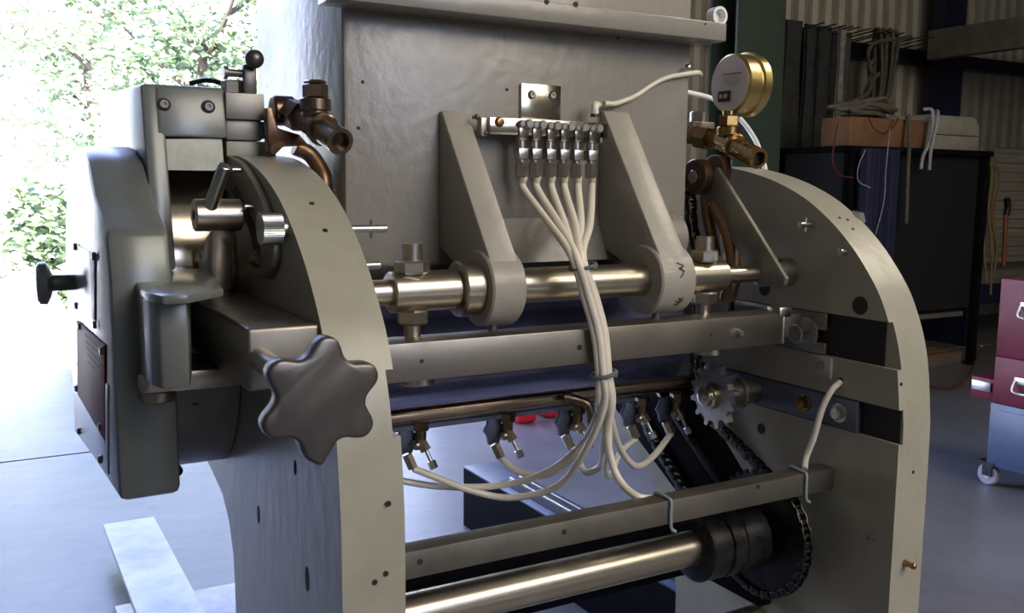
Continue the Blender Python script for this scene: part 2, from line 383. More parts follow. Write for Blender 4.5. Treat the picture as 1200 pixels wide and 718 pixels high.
def pin(px, py, x, L, r, parent, cross=False, m='zinc'):
    p = at(px, py, x=x); mb = MB(); mb.cyl(p + X * .004, p - X * L, r, seg=16, ch=r * .2)
    if cross: mb.cyl(p - X * L * .55 + Z * .013, p - X * L * .55 - Z * .013, .0022, seg=8)
    return mb.build('dowel_pin', m, parent)
pin(953, 263, XR0, .035, .0055, rf, True); pin(991, 295, XR0, .016, .006, rf, False)
pin(1023, 629, XR0, .010, .006, rf, False)
def hole(c, axis, r, parent, d=.0012, nm='bolt_hole'):
    mb = MB(); c = Vector(c); mb.cyl(c - axis * d, c + axis * d * .5, r, seg=20); return mb.build(nm, 'recess', parent)
for px, py, r in ((1008, 358, .016), (896, 338, .014), (892, 502, .010), (866, 275, .010)):
    hole(at(px, py, x=XR0), X, r, rf, .0008)
hole(at(985, 446, x=XR0), X, .006, rf, .0008)
# small drilled holes in the two rims
for px, py in ((455, 590), (452, 672), (439, 682)): hole(at(px, py, y=1.0), Y, .0035, lf, .0008)
for px, py in ((1070, 553), (1056, 450)): hole(at(px, py, y=1.0), Y, .003, rf, .0008)
p = at(1060, 659, y=1.0); mb = MB(); mb.cyl(p, p - Y * .016, .006, .004, seg=12); mb.ball(p - Y * .017, .006); mb.build('brass_grease_nipple', 'brass', rf)
p = at(1009, 257, x=1.40); mb = MB(); mb.hexn((XR1 - .001, p.y, p.z), (XR1 + .012, p.y, p.z), .017, .2); mb.build('bolt', 'zinc', rf)
def rimhole(x, y0, par, r=.0035):
    for (ya, za), (yb, zb) in zip(ARC, ARC[1:]):
        if ya <= y0 <= yb:
            t = (y0 - ya) / (yb - ya); z = za + (zb - za) * t; d = Vector((0, -(zb - za), (yb - ya))).normalized()
            c = Vector((x, y0, z)); mb = MB(); mb.cyl(c - d * .001, c + d * .0008, r, seg=14); return mb.build('bolt_hole', 'recess', par)
rimhole(.385, 1.215, lf); rimhole(.386, 1.165, lf)
for x, y in ((1.335, 1.175), (1.350, 1.170), (1.342, 1.150)): rimhole(x, y, rf, .003)
for px, py, s in ((303, 603, 1), (360, 678, 1.2), (346, 548, .7)):
    p = at(px, py, x=XL0); mb = MB(); mb.prism([(p.y + .006 * s * math.cos(a), p.z + .014 * s * math.sin(a)) for a in [i * PI / 8 for i in range(16)]], 'x', XL0 - .0008, XL0 + .001); mb.build('oil_slot', 'recess', lf)
# pins near the top on the left frame's inner side
for px, py, cr, L in ((432, 268, True, .030), (428, 311, False, .02)):
    p = at(px, py, y=1.18); mb = MB(); mb.cyl((XL1 - .002, p.y, p.z), (XL1 + L + .022, p.y, p.z), .0055, seg=16, ch=.001)
    if cr: mb.cyl((XL1 + L, p.y, p.z - .012), (XL1 + L, p.y, p.z + .012), .002, seg=8)
    mb.build('dowel_pin', 'zinc', lf)

# ---- hopper
HY = 1.40; HX0, HX1 = .497, 1.172
mb = MB()
prof = [(HY, 1.372), (HY, 1.90), (1.90, 1.90), (1.90, 1.36), (1.44, 1.345)]
mb.prism(prof, 'x', HX0, HX1, .006)
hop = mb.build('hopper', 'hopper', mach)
FZ = 1.772
mb = MB(); mb.box((HX0 - .04, 1.335, 1.7625), (1.200, 1.40, 1.795), .003)
fl = mb.build('hopper_flange', 'hopper', hop)
for px, py in ((641, 2), (675, 5), (827, 28)):
    p = at(px, py, y=1.334); mb = MB(); mb.cyl((p.x, 1.3342, p.z), (p.x, 1.336, p.z), .0045 if px < 700 else .002, seg=14); mb.build('bolt_hole', 'recess', fl)
# sloping lower apron between the arms
mb = MB(); mb.prism([(HY - .001, 1.445), (HY + .004, 1.372), (HY - .034, 1.372)], 'x', .70, 1.04); mb.build('lower_apron', 'hopper', hop)
# round cheek behind the right collar
mb = MB(); mb.cyl((1.100, 1.40, 1.405), (1.145, 1.40, 1.405), .050, seg=40, ch=.006); mb.build('hopper_cheek', 'hopper', hop)
for px, py in ((724, 44), (425, 96), (594, 105), (420, 150), (690, 158)):
    p = at(px, py, y=HY); mb = MB(); mb.cyl(p - Y * .0008, p + Y * .001, .0028, seg=12); mb.build('bolt_hole', 'recess', hop)
p = at(775, 47, y=HY); hole(p, Y, .0028, hop, .0008)
# white cap on the flange end
p = at(838, 16, y=1.37); p = at(838, 14, y=1.37); mb = MB(); mb.pipe((p.x, 1.355, 1.811), (p.x, 1.375, 1.811), .017, .012); mb.cyl((p.x, 1.370, 1.811), (p.x, 1.374, 1.811), .012); mb.build('plastic_cap', 'whiteplastic', hop)

mb = MB(); mb.box((HX0, 1.292, 1.336), (HX1, 1.50, 1.3445)); mb.build('roller_light_blocker', 'black', hop)  # added dark strip that keeps light off the roller top
SY, SZ = 1.260, 1.346      # axis of the upper cross shaft
def arm(px0, px1, name='hanger_arm'):
    y0 = 1.40
    xa = at(px0, 130, y=y0).x; xb = at(px1, 130, y=y0).x
    zt = at(px0, 130, y=y0).z
    R_ = .058
    a0 = 155
    pts = [(1.40, zt), (1.392, zt + .004)]
    circ_ = arcpts(SY, SZ, R_, R_, a0, 360 + 20, 26)
    pts = [(1.402, zt)] + [(1.389, zt)] + circ_ + [(1.402, 1.40)]
    mb = MB(); mb.prism(pts, 'x', xa, xb, .004)
    return mb, xa, xb
mb, a0, a1 = arm(514, 545)
mb.cyl((a0 - .004, SY, SZ), (a1 + .006, SY, SZ), .058, seg=48, ch=.003); ar1 = mb.build('hanger_arm', 'paint', hop)
mb, b0, b1 = arm(703, 733)
mb.cyl((b0 - .006, SY, SZ), (b1 + .010, SY, SZ), .058, seg=48, ch=.003); ar2 = mb.build('hanger_arm', 'paint', hop)
# marker scribbles on the right collar
def onring(x, ang, r): return Vector((x, SY - r * math.cos(ang), SZ + r * math.sin(ang)))
mb = MB(); xm = (b0 + b1) / 2 + .006
for pts in ([(-.006, .55), (.006, .45), (-.004, .38), (.006, .30)], [(0, .42), (.003, .25), (-.004, .12)], [(.0, -.50), (.010, -.62)], [(.007, -.48), (.004, -.70), (-.003, -.78)], [(-.004, -.6), (.006, -.66)]):
    mb.tube([onring(xm + q[0], q[1], .0585) for q in pts], .0011, 6)
mb.build('marker_scribble', 'ink', ar2)
for x in (a0 + .02, b0 + .02):
    mb = MB(); mb.cyl((x, SY - .01, SZ - .056), (x, SY - .01, SZ - .064), .007, seg=14); mb.cyl((x, SY - .01, SZ - .064), (x, SY - .01, SZ - .074), .0085, seg=6); mb.build('set_screw', 'castiron', hop)

# ---- upper cross shaft with its collars and blocks
mb = MB(); mb.cyl((a1, SY, SZ), (b0 + .01, SY, SZ), .0275, seg=40)
mb.cyl((.42, SY, SZ), (a0, SY, SZ), .019, seg=32); sh = mb.build('cross_shaft', 'shaft', mach)
mb = MB(); mb.cyl((.618, SY, SZ), (a0 - .004, SY, SZ), .042, seg=44, ch=.003); mb.build('shaft_collar', 'shaft', sh)
x0, x1 = at(464, 340, y=1.235).x, .618
mb = MB(); mb.cyl((x0, SY, SZ), (x1, SY, SZ), .030, seg=44, ch=.002); mb.build('clamp_sleeve', 'shaft', sh)
mb = MB(); mb.cyl((b1 + .01, SY, SZ), (b1 + .026, SY, SZ), .036, seg=40, ch=.002); mb.cyl((b1 + .026, SY, SZ), (at(857, 323, y=1.235).x, SY, SZ), .027, seg=40, ch=.0015); mb.build('clamp_sleeve', 'shaft', sh)
XE = at(896, 320, y=1.25).x
mb = MB(); mb.cyl((b1 + .03, SY, SZ), (XE + .04, SY, SZ), .0145, seg=32); mb.build('shaft_end', 'shaft', sh)
mb = MB(); mb.cyl((XE - .004, SY, SZ), (XE + .012, SY, SZ), .024, seg=32, ch=.002); mb.cyl((XE + .026, SY, SZ), (XR0, SY, SZ), .026, seg=32, ch=.002); mb.build('shaft_collar', 'steel', sh)
for dx in (.004, .034):
    mb = MB(); mb.cyl((XE + dx, SY - .012, SZ + .019), (XE + dx, SY - .016, SZ + .026), .004, seg=10); mb.build('set_screw', 'recess', sh)
# adjusting bolts through the sleeves and the square bar
BY0, BY1, BZ0, BZ1 = 1.200, 1.262, 1.2255, 1.2805
def adjbolt(x):
    mb = MB(); y = SY - .002
    mb.cyl((x, y, SZ + .028), (x, y, SZ + .070), .0152, seg=24)
    for i in range(12): mb.cyl((x, y, SZ + .036 + i * .0022), (x, y, SZ + .0371 + i * .0022), .0160, seg=24)
    ab = mb.build('adjusting_bolt', 'steel', mach)
    m2 = MB(); m2.hexn((x, y, SZ + .026), (x, y, SZ + .046), .026, .25); m2.build('lock_nut', 'steel', ab)
    m2 = MB(); m2.hexn((x, y, SZ - .026), (x, y, SZ - .048), .024, .25); m2.build('lock_nut', 'steel', ab)
    m2 = MB(); m2.cyl((x, y, SZ - .047), (x, y, BZ1 - .0005), .0125, seg=20); m2.build('stud', 'steel', ab)
    m2 = MB(); m2.cyl((x, y - .018, BZ0), (x, y - .018, BZ0 - .013), .025, seg=30, ch=.001); m2.build('washer_nut', 'steel', ab)
adjbolt(at(483, 340, y=1.258).x); adjbolt(at(825, 325, y=1.258).x)

# ---- square cross bar
mb = MB(); mb.box((XL1, BY0, BZ0), (at(917, 385, y=BY0).x, BY1, BZ1), .0015)
bar = mb.build('square_cross_bar', 'bar', mach)
for px, py, r in ((494, 423, .003), (679, 407, .0045), (833, 392, .0025)):
    p = at(px, py, y=BY0); hole(p, Y, r, bar, .0006)
p = at(865, 390, y=BY0); mb = MB(); mb.cyl(p, p - Y * .010, .0075, .005, seg=8); mb.build('stud', 'zinc', bar)
mb = MB(); xx = at(917, 385, y=BY0).x; mb.box((xx - .012, BY0 - .004, BZ1 - .008), (xx + .02, BY0 + .03, BZ1 + .012), .005); mb.box((xx - .002, BY0 - .003, BZ0 + .0), (xx + .006, BY1, BZ1 + .0), .003); mb.build('welded_lug', 'steel', bar)
mb = MB(); mb.box((XR0 - .060, BY0 + .02, BZ0 + .006), (XR0 - .0, BY1, BZ1 - .006), .002); mb.build('bar_tongue', 'bar', bar)

# ---- big roller, thin guide rod
mb = MB(); mb.cyl((XL1 + .01, 1.62, 1.187), (1.268, 1.62, 1.187), .125, seg=72, ch=.003); rl = mb.build('main_roller', 'roller', mach)
mb = MB(); mb.cyl((1.205, 1.62, 1.187), (XR0, 1.62, 1.187), .04, seg=32); mb.build('roller_journal', 'castiron', rl)
RY, RZ = 1.435, 1.114
mb = MB(); mb.cyl((XL1, RY, RZ), (1.275, RY, RZ), .0145, seg=32); rod = mb.build('guide_rod', 'rodsteel', mach)
mb = MB(); mb.box((XL1, RY + .012, RZ - .030), (1.10, RY + .06, RZ - .022)); mb.build('drip_plate', 'blueplate', rod)

# ---- lower flat rail with its cable clips
LY0, LY1 = 1.130, 1.165
mb = MB(); mb.box((XL1, LY0, .968), (XR0, LY1, 1.0065), .001)
M['darkbar'] = mat('dull_dark_rail_steel', (.21, .195, .16), .5, .8, (10, (.15, .14, .115), .4, .68))
rail = mb.build('lower_rail', 'darkbar', mach)
for px, py in ((492, 658), (661, 623), (888, 570)): hole(at(px, py, y=LY0), Y, .0042, rail, .0006)
for px in (785, 942):
    x = at(px, 590, y=LY0).x
    mb = MB(); mb.tube([(x + .004, LY1 + .003, .985), (x, LY1 + .002, 1.0095), (x, LY0 + .01, 1.0095), (x, LY0 - .0025, 1.006), (x, LY0 - .003, .985), (x + .002, LY0 - .003, .962), (x + .010, LY0 - .004, .955)], .0028, 8)
    mb.build('cable_clip', 'clip', rail)
mb = MB(); mb.box((XL1, 1.34, .76), (XR0 - .0, 1.36, .922)); mb.build('lower_cross_panel', 'blackpaint', mach)

# ---- lower drive shaft, hub, sprockets, chain
DY, DZ = 1.222, .872
mb = MB(); mb.cyl((XL1, DY, DZ), (1.12, DY, DZ), .0305, seg=48); ds = mb.build('drive_shaft', 'shaft', mach)
mb = MB(); mb.lathe((1.060, DY, DZ), X, [(0, .052), (.003, .060), (.040, .060), (.042, .056), (.048, .056), (.050, .061), (.070, .061), (.072, .057), (.080, .057), (.082, .060), (.135, .060)], 56)
mb.build('clutch_hub', 'black', ds)
def sprocket(c, r, n, w_, name, m, tooth=.008, bore=None):
    pts = []
    for i in range(n):
        for f, rr in ((0, r - tooth), (.22, r - tooth), (.40, r), (.60, r), (.78, r - tooth)):
            a = 2 * PI * (i + f) / n; pts.append((c[1] + rr * math.cos(a), c[2] + rr * math.sin(a)))
    mb = MB(); mb.prism(pts, 'x', c[0], c[0] + w_, 0); return mb.build(name, m, mach)
SPR = .112
s1 = sprocket((1.218, DY, DZ), SPR + .004, 34, .008, 'large_sprocket', 'black')
UY, UZ, USR = 1.335, 1.108, .050
s2 = sprocket((1.196, UY, UZ), .062, 12, .014, 'small_sprocket', 'zinc', .013)
mb = MB(); mb.lathe((1.172, UY, UZ), X, [(0, .012), (.002, .018), (.010, .019), (.012, .024), (.026, .026)], 32); mb.build('sprocket_nut', 'chrome', s2)
mb = MB(); mb.cyl((1.206, UY, UZ), (1.255, UY, UZ), .026, seg=28, ch=.002); mb.cyl((1.255, UY, UZ), (1.262, UY, UZ), .034, seg=28, ch=.002); mb.cyl((1.262, UY, UZ), (XR0 - .002, UY, UZ), .024, seg=28, ch=.002); mb.build('sprocket_hub', 'steel', s2)
def belt(c1, r1, c2, r2, n):
    """closed chain path (y,z) round two circles"""
    (y1, z1), (y2, z2) = c1, c2; d = Vector((y2 - y1, z2 - z1)); L = d.length; base = math.atan2(d.y, d.x); off = math.acos((r1 - r2) / L)
    pts = []
    a0, a1 = base + off, base + 2 * PI - off
    for i in range(41): a = a0 + (a1 - a0) * i / 40; pts.append((y1 + r1 * math.cos(a), z1 + r1 * math.sin(a)))
    b0_, b1_ = base - off, base + off
    for i in range(21): a = b0_ + (b1_ - b0_) * i / 20; pts.append((y2 + r2 * math.cos(a), z2 + r2 * math.sin(a)))
    pts.append(pts[0]); seg = [0]
    for a, b in zip(pts, pts[1:]): seg.append(seg[-1] + math.dist(a, b))
    T = seg[-1]; out = []
    for k in range(n):
        s_ = T * k / n
        for i in range(len(seg) - 1):
            if seg[i] <= s_ <= seg[i + 1]:
                t = (s_ - seg[i]) / max(1e-9, seg[i + 1] - seg[i]); out.append((pts[i][0] + (pts[i + 1][0] - pts[i][0]) * t, pts[i][1] + (pts[i + 1][1] - pts[i][1]) * t)); break
    return out
def chain(pts, x, w_, name, closed=True, h=.0085):
    mb = MB(); n = len(pts)
    for i in range(n if closed else n - 1):
        a = Vector((0, *pts[i])); b = Vector((0, *pts[(i + 1) % n])); c = (a + b) / 2; d = (b - a); L = d.length; d.normalize(); u = d.cross(X)
        wo = w_ / 2 if i % 2 else w_ / 2 - .0025
        for s_ in (-1, 1):
            mb.obox((x + s_ * wo, c.y, c.z), X, d, u, .002, L * 1.42, h * 1.5, .0009)
        mb.cyl((x - w_ / 2 - .002, a.y, a.z), (x + w_ / 2 + .002, a.y, a.z), h * .52, seg=10)
    return mb.build(name, 'chain', mach)
cp = [(v.y, v.z) for v in [at(a_, b_, x=1.222) for a_, b_ in ((809, 226), (811, 262), (817, 292), (823, 318))]] + [(1.415, 1.17), (1.398, 1.095), (1.375, 1.060), (1.32, 1.036), (1.252, 1.005), (1.205, .9835)]
cp += [(DY + SPR * math.cos(math.radians(a_)), DZ + SPR * math.sin(math.radians(a_))) for a_ in range(104, 322, 8)] + [(1.40, .86), (1.55, .98), (1.60, 1.05)]
cps = catmull([Vector((0, *q)) for q in cp], 12); out = [cps[0]]
for v in cps:
    if (v - out[-1]).length > .0125: out.append(v)
chain([(v.y, v.z) for v in out], 1.222, .018, 'drive_chain', False, .009)
# chain guard and channel behind
mb = MB(); pg = [(1.47, 1.075), (1.79, 1.075), (1.74, .985), (1.50, .845), (1.44, .70), (1.26, .70), (1.26, .85)]
mb.prism(pg, 'x', 1.268, 1.300, .003); cg = mb.build('chain_guard', 'blackpaint', mach)
mb = MB(); a = Vector((1.262, 1.40, 1.06)); b = Vector((1.262, 1.22, .90)); d = (b - a).normalized(); mb.obox((a + b) / 2, X, d, d.cross(X), .006, (b - a).length, .03); mb.build('guard_stiffener', 'castiron', cg)
for (ya, za, yb, zb) in ((1.72, 1.06, 1.42, .84), (1.60, 1.08, 1.30, .86)):
    mb = MB(); a = Vector((1.262, ya, za)); b = Vector((1.262, yb, zb)); d = (b - a).normalized(); mb.obox((a + b) / 2, X, d, d.cross(X), .014, (b - a).length, .012, .002); mb.build('guard_rib', 'black', cg)
mb = MB(); mb.cyl((.95, 1.30, .665), (XR0, 1.30, .665), .018, seg=24); mb.build('lower_tie_rod', 'steel', mach)
mb = MB(); mb.box((XL1, 1.08, .25), (XR0, 1.16, .33), .004); mb.box((XL1, 1.42, .10), (XR0, 1.50, .18), .004); mb.build('base_cross_member', 'rim', mach)

# ---- gear housing outboard of the left frame
GX0, GX1 = .140, .216
prof = [at(*p, x=GX0) for p in ((91, 510), (82, 430), (79, 380), (78, 320), (80, 280), (85, 250), (94, 210), (103, 181))]
front = [at(*p, x=GX0) for p in ((113, 198), (123, 225), (130, 256), (134, 290), (134, 330), (132, 430), (130, 565))]
pp = [(p.y, p.z) for p in prof]; ff = [(p.y, p.z) for p in front]
yf = sum(p[0] for p in ff[-4:]) / 4
poly = [(yf, 1.092)] + [(1.86, 1.035), (1.93, 1.10), (1.955, 1.25), (1.94, 1.37), (1.88, 1.45), (1.79, 1.515), (1.66, 1.553), (1.54, 1.553), (1.46, 1.53), (1.40, 1.485), (yf + .02, 1.44), (yf, 1.38)]
mb = MB(); mb.prism(poly, 'x', GX0, GX1, .010); gear = mb.build('gear_cover', 'gear', mach)
def facepoly(px, x, t, name, m, par, bev=0):
    q = [at(a, b, x=x) for a, b in px]; mb = MB(); mb.prism([(v.y, v.z) for v in q], 'x', x - t, x, bev); return mb.build(name, m, par)
facepoly([(87, 285), (113, 297), (113, 376), (87, 352)], GX0, .003, 'inspection_plate', 'gear', gear, .001)
facepoly([(92, 375), (125, 404), (125, 517), (93, 462)], GX0, .003, 'nameplate', 'nameplate', gear, .001)
facepoly([(87, 425), (129, 450), (129, 556), (90, 505)], GX0 + .001, .003, 'oil_sump_cover', 'gear', gear, .001)
for px, py in ((89, 289), (111, 300), (90, 358), (112, 380), (94, 382), (120, 411), (118, 500), (93, 505), (118, 538), (90, 455)):
    p = at(px, py, x=GX0 - .003); mb = MB(); mb.cyl(p + X * .001, p - X * .004, .0065, .005, seg=12); mb.build('cover_screw', 'castiron', gear)
for k in range(5):   # raised lines of the worn nameplate
    p = at(100 + k * 1.0, 392 + k * 8, x=GX0 - .003); q = at(119, 411 + k * 8, x=GX0 - .003)
    mb = MB(); mb.tube([p, q], .0012, 6); mb.build('embossed_line', 'nameplate', gear)
mb = MB(); ky = 1.73; kz = 1.5 - .0965 * ky
mb.lathe((.078, ky, kz), X, [(0, .012), (.002, .030), (.006, .035), (.016, .036), (.022, .026), (.026, .014), (.062, .013)], 36); mb.build('mushroom_knob', 'gear', gear)
# upper housing: cheek, top, back
hy = lambda z: 1.410 + (z - 1.375) * (1.470 - 1.410) / (1.642 - 1.375)
mb = MB()
mb.prism([(hy(1.375), 1.375), (hy(1.642), 1.642), (1.98, 1.665), (1.98, 1.375)], 'x', GX1, .246, .006)
zl = at(222, 161, y=1.455).z
mb.prism([(hy(zl), zl), (hy(1.642), 1.642), (1.98, 1.665), (1.98, zl)], 'x', .230, .334, .005)
uh = mb.build('upper_gear_housing', 'gear', mach)
for px, py in ((192, 122), (244, 125)):
    p = at(px, py, y=hy(1.61)); mb = MB(); mb.lathe(p + Y * .001, -Y, [(0, .010), (.003, .010), (.0035, .0085), (.007, .006), (.007, .003), (.004, .003), (.004, 0)], 20); mb.build('button_screw', 'castiron', uh)
mb = MB(); q = [at(188, 163, y=1.462), at(260, 162, y=1.462), at(262, 190, y=1.460), at(258, 197, y=1.459), at(250, 200, y=1.459), at(190, 199, y=1.459)]
fcs = [mb.bm.verts.new(v) for v in q]; f_ = mb.bm.faces.new(fcs); r_ = bmesh.ops.extrude_face_region(mb.bm, geom=[f_]); bmesh.ops.translate(mb.bm, verts=[v for v in r_['geom'] if isinstance(v, bmesh.types.BMVert)], vec=(0, .003, 0))
mb.build('visor_plate', 'armsteel', uh)
mb = MB(); mb.box((.246, 1.62, 1.375), (.336, 1.66, 1.60)); mb.build('inner_bulkhead', 'black', uh)
mb = MB(); mb.cyl((.247, 1.680, 1.365), (.343, 1.680, 1.365), .212, seg=72); mb.build('polished_drum', 'chrome', uh)
# lever boss
by = 1.345; c0 = at(227, 252, y=by); c1 = at(273, 250, y=by)
mb = MB(); mb.cyl((c0.x, by, c0.z), (c1.x + .01, by, c0.z), .0225, seg=40, ch=.0015); lb = mb.build('lever_boss', 'steel', uh)
mb = MB(); mb.cyl((c0.x - .0006, by, c0.z), (c0.x, by, c0.z), .007, seg=16); mb.build('bolt_hole', 'recess', lb)
p0 = at(246, 244, y=by - .012); p1 = at(264, 194, y=by - .045)
mb = MB(); mb.cyl(p0, p1, .0100, .0092, seg=20, ch=.001); mb.build('lever_rod', 'zinc', lb)
mb = MB(); mb.prism([(by, c0.z - .02), (by + .10, c0.z - .05), (by + .10, c0.z - .16), (by + .03, c0.z - .14)], 'x', c1.x - .03, c1.x, .003); mb.build('lever_web', 'steel', lb)
# curved slotted bracket against the left frame
xb_ = .333
o_ = [(264, 182), (281, 192), (298, 218), (311, 250), (319, 285), (318, 312), (308, 326)]
i_ = [(290, 318), (292, 298), (284, 264), (270, 232), (255, 205)]
mb = MB(); qq = [at(*p, x=xb_) for p in o_ + i_]; qq = catmull(qq + [qq[0]], 5)[:-1]; mb.prism([(v.y, v.z) for v in qq], 'x', xb_, .345, .002); qb = mb.build('curved_quadrant', 'armsteel', uh)
mb = MB(); mb.prism([(v.y, v.z) for v in [at(*p, x=xb_) for p in [(276, 218), (287, 236), (298, 262), (305, 290), (303, 308), (298, 296), (293, 272), (283, 246), (272, 224)]]], 'x', xb_ - .0008, xb_ + .001); mb.build('curved_slot', 'recess', qb)
for px, py, r in ((282, 199, .004), (297, 242, .004)):
    p = at(px, py, x=xb_); mb = MB(); mb.cyl(p + X * .002, p - X * .012, r, seg=12); mb.build('dowel_pin', 'zinc', qb)
p = at(319, 268, y=1.195)
mb = MB(); mb.cyl((.350, p.y, p.z), (.335, p.y, p.z), .012, seg=24)
pts = []
for i in range(96):
    rr = .0200 + (.0007 if i % 2 else 0); a = 2 * PI * i / 96; pts.append((p.y + rr * math.cos(a), p.z + rr * math.sin(a)))
mb.prism(pts, 'x', .311, .337, 0); mb.build('knurled_knob', 'zinc', uh)
p = at(312, 303, x=.345); mb = MB(); mb.lathe((.345, p.y, p.z), -X, [(0, .013), (.015, .012), (.024, .007), (.026, 0)], 24); mb.build('bronze_stud', 'bronze', uh)

# ---- projecting lug, clevis band, slide block and star handwheel
lug = MB()
def rr_poly(x0, x1, y0, y1, r, corners):
    pts = []
    for cx_, cy_, a, k in ((x1, y1, 0, 0), (x0, y1, 90, 1), (x0, y0, 180, 2), (x1, y0, 270, 3)):
        if corners[k]:
            ox = cx_ - r if cx_ == x1 else cx_ + r; oy = cy_ - r if cy_ == y1 else cy_ + r
            pts += [(ox + r * math.cos(math.radians(a + t * 15)), oy + r * math.sin(math.radians(a + t * 15))) for t in range(7)]
        else: pts.append((cx_, cy_))
    return pts
lug.prism([tuple(at(*p, z=1.372))[:2] for p in ((143, 300), (159, 333), (165, 340), (174, 344), (186, 346), (219, 345), (222, 335), (212, 303))], 'z', 1.262, 1.366, .003)
lug.prism([tuple(at(*p, z=1.375))[:2] for p in ((142, 295), (159, 331), (164, 338), (174, 343), (190, 346), (220, 345), (262, 337), (243, 315), (209, 313), (200, 303))], 'z', 1.364, 1.375, .003)
lug.build('bearing_lug', 'gear', mach)
mb = MB(); mb.prism(rr_poly(.165, .30, 1.232, 1.36, .012, (0, 0, 1, 0)), 'z', 1.236, 1.262, .005); cb = mb.build('clevis_band', 'steel', mach)
mb = MB(); mb.cyl((.190, 1.258, 1.236), (.190, 1.258, 1.221), .021, seg=32, ch=.002); mb.build('clevis_boss', 'steel', cb)
mb = MB(); p = at(190, 453, y=1.237); mb.cyl(p - Y * .0006, p + Y * .002, .004, seg=14); mb.build('bolt_hole', 'recess', cb)
mb = MB(); mb.cyl((.238, 1.655, 1.225), (.345, 1.655, 1.225), .20, seg=80, ch=.003); mb.cyl((.222, 1.655, 1.225), (.238, 1.655, 1.225), .185, seg=64); dr = mb.build('brake_drum', 'blocksteel', mach)
for px, py in ((228, 467), (207, 551)):
    p = at(px, py, y=1.47 if py < 500 else 1.52); mb = MB(); mb.cyl(p + Y * .02, p - Y * .006, .009, seg=16, ch=.001); mb.build('cap_screw', 'black', dr)
mb = MB(); mb.box((.259, 1.065, 1.263), (.345, 1.415, 1.337), .005, 3); blk = mb.build('slide_block', 'bar', mach)
hx, hz = at(305, 421, y=1.065).x, at(305, 421, y=1.065).z
HYW = .845; hc = at(377, 468, y=HYW)
mb = MB(); mb.cyl((hx, 1.067, hz), (hc.x, HYW + .014, hc.z), .0135, seg=28, ch=.001); mb.build('handwheel_spindle', 'steel', blk)
pts = []; n = 144
for i in range(n):
    th = 2 * PI * i / n; c_ = math.cos(6 * (th - math.radians(83)))
    r_ = .0522 + .0082 * c_ * (1.25 - .25 * c_ * c_)
    if abs(((th - math.radians(268) + PI) % (2 * PI)) - PI) < .12: r_ += .005 * (1 - abs(((th - math.radians(268) + PI) % (2 * PI)) - PI) / .12)
    pts.append((hc.x + r_ * math.cos(th), hc.z + r_ * math.sin(th)))
mb = MB(); mb.prism(pts, 'y', HYW - .004, HYW + .018, .004); hw = mb.build('star_handwheel', 'castiron', blk, 50)

# ---- blocks, valve and brass fittings above the left frame
zt = lambda px, py, y: at(px, py, y=y).z
mb = MB(); mb.box((.336, 1.47, zt(285, 164, 1.47)), (at(306, 130, y=1.47).x, 1.60, zt(285, 141, 1.47)), .0012); mb.box((.334, 1.462, zt(285, 140, 1.462)), (at(310, 130, y=1.462).x, 1.61, zt(285, 109, 1.462)), .0015)
tb = mb.build('top_block', 'blocksteel', mach)
mb = MB(); mb.box((.336, 1.475, 1.530), (.412, 1.60, zt(285, 165, 1.47)), .002); mb.build('top_shim', 'rim', tb)
mb = MB(); xg = at(303, 150, y=1.466).x; mb.box((xg, 1.466, zt(300, 163, 1.47)), (xg + .010, 1.59, zt(300, 142, 1.47)), .003); mb.build('gasket', 'teal', tb)
zb_ = zt(285, 109, 1.48); p = at(276, 100, y=1.48)
mb = MB(); mb.hexn((p.x, 1.50, zb_ - .001), (p.x, 1.50, zb_ + .020), .017, .3); vb = mb.build('hex_plug', 'steel', tb)
p = at(292, 90, y=1.49); mb = MB(); mb.box((p.x - .010, 1.482, zb_ - .001), (p.x + .010, 1.508, zb_ + .044), .003); mb.build('valve_body', 'castiron', tb)
p2 = at(270, 85, y=1.49); mb = MB(); mb.cyl((p2.x - .006, 1.494, p2.z), (p.x, 1.494, p2.z), .006, seg=14); mb.cyl((p2.x - .010, 1.494, p2.z), (p2.x - .004, 1.494, p2.z), .010, seg=14); mb.build('valve_screw', 'castiron', tb)
p = at(298, 69, y=1.47); mb = MB(); mb.ball(p, .0145, sub=3); mb.cyl(p, (p.x - .004, 1.492, zb_ + .04), .006, seg=12); mb.build('ball_lever', 'castiron', tb)
mb = MB(); p = at(245, 96, y=1.52); mb.tube([(p.x - .02, 1.56, 1.655), (p.x, 1.54, 1.659), (p.x + .02, 1.53, 1.655)], .004, 8); mb.build('lifting_wire', 'black', uh)

def tee(c, out, up, back, m='brass', cap=True, name='brass_tee'):
    """pipe tee: c junction, out the open end, back the inlet, up the branch height"""
    d = (out - c).normalized(); L = (out - c).length; b = (back - c).normalized()
    mb = MB(); mb.cyl(c - d * .022, c + d * .024, .0205, seg=32, ch=.002); mb.cyl(c, c + Z * (up - .012), .0185, seg=32)
    mb.cyl(c + Z * (up - .018), c + Z * (up), .0225, seg=32, ch=.0015)
    t = mb.build(name, m, mach)
    mb = MB(); mb.cyl(c + d * .018, c + d * .030, .0245, seg=32, ch=.002); mb.pipe(c + d * .028, out, .0195, .0135); mb.cyl(c + d * .030, out - d * .012, .0134); mb.build('hose_tail', m, t)
    mb = MB(); mb.cyl(c + d * (L - .0125), c + d * (L - .0120), .0136); mb.build('bore', 'recess', t)
    mb = MB(); mb.cyl(c - d * .018, back, .0185, seg=28, ch=.002); mb.cyl(c + (back - c) * .45, c + (back - c) * .75, .024, seg=6); mb.build('inlet_pipe', m, t)
    if cap:
        mb = MB(); mb.hexn(c + Z * up, c + Z * (up + .021), .0185, .2); mb.hexn(c + Z * (up + .021), c + Z * (up + .026), .0165, .2); mb.build('hex_cap', m, t)
    return t
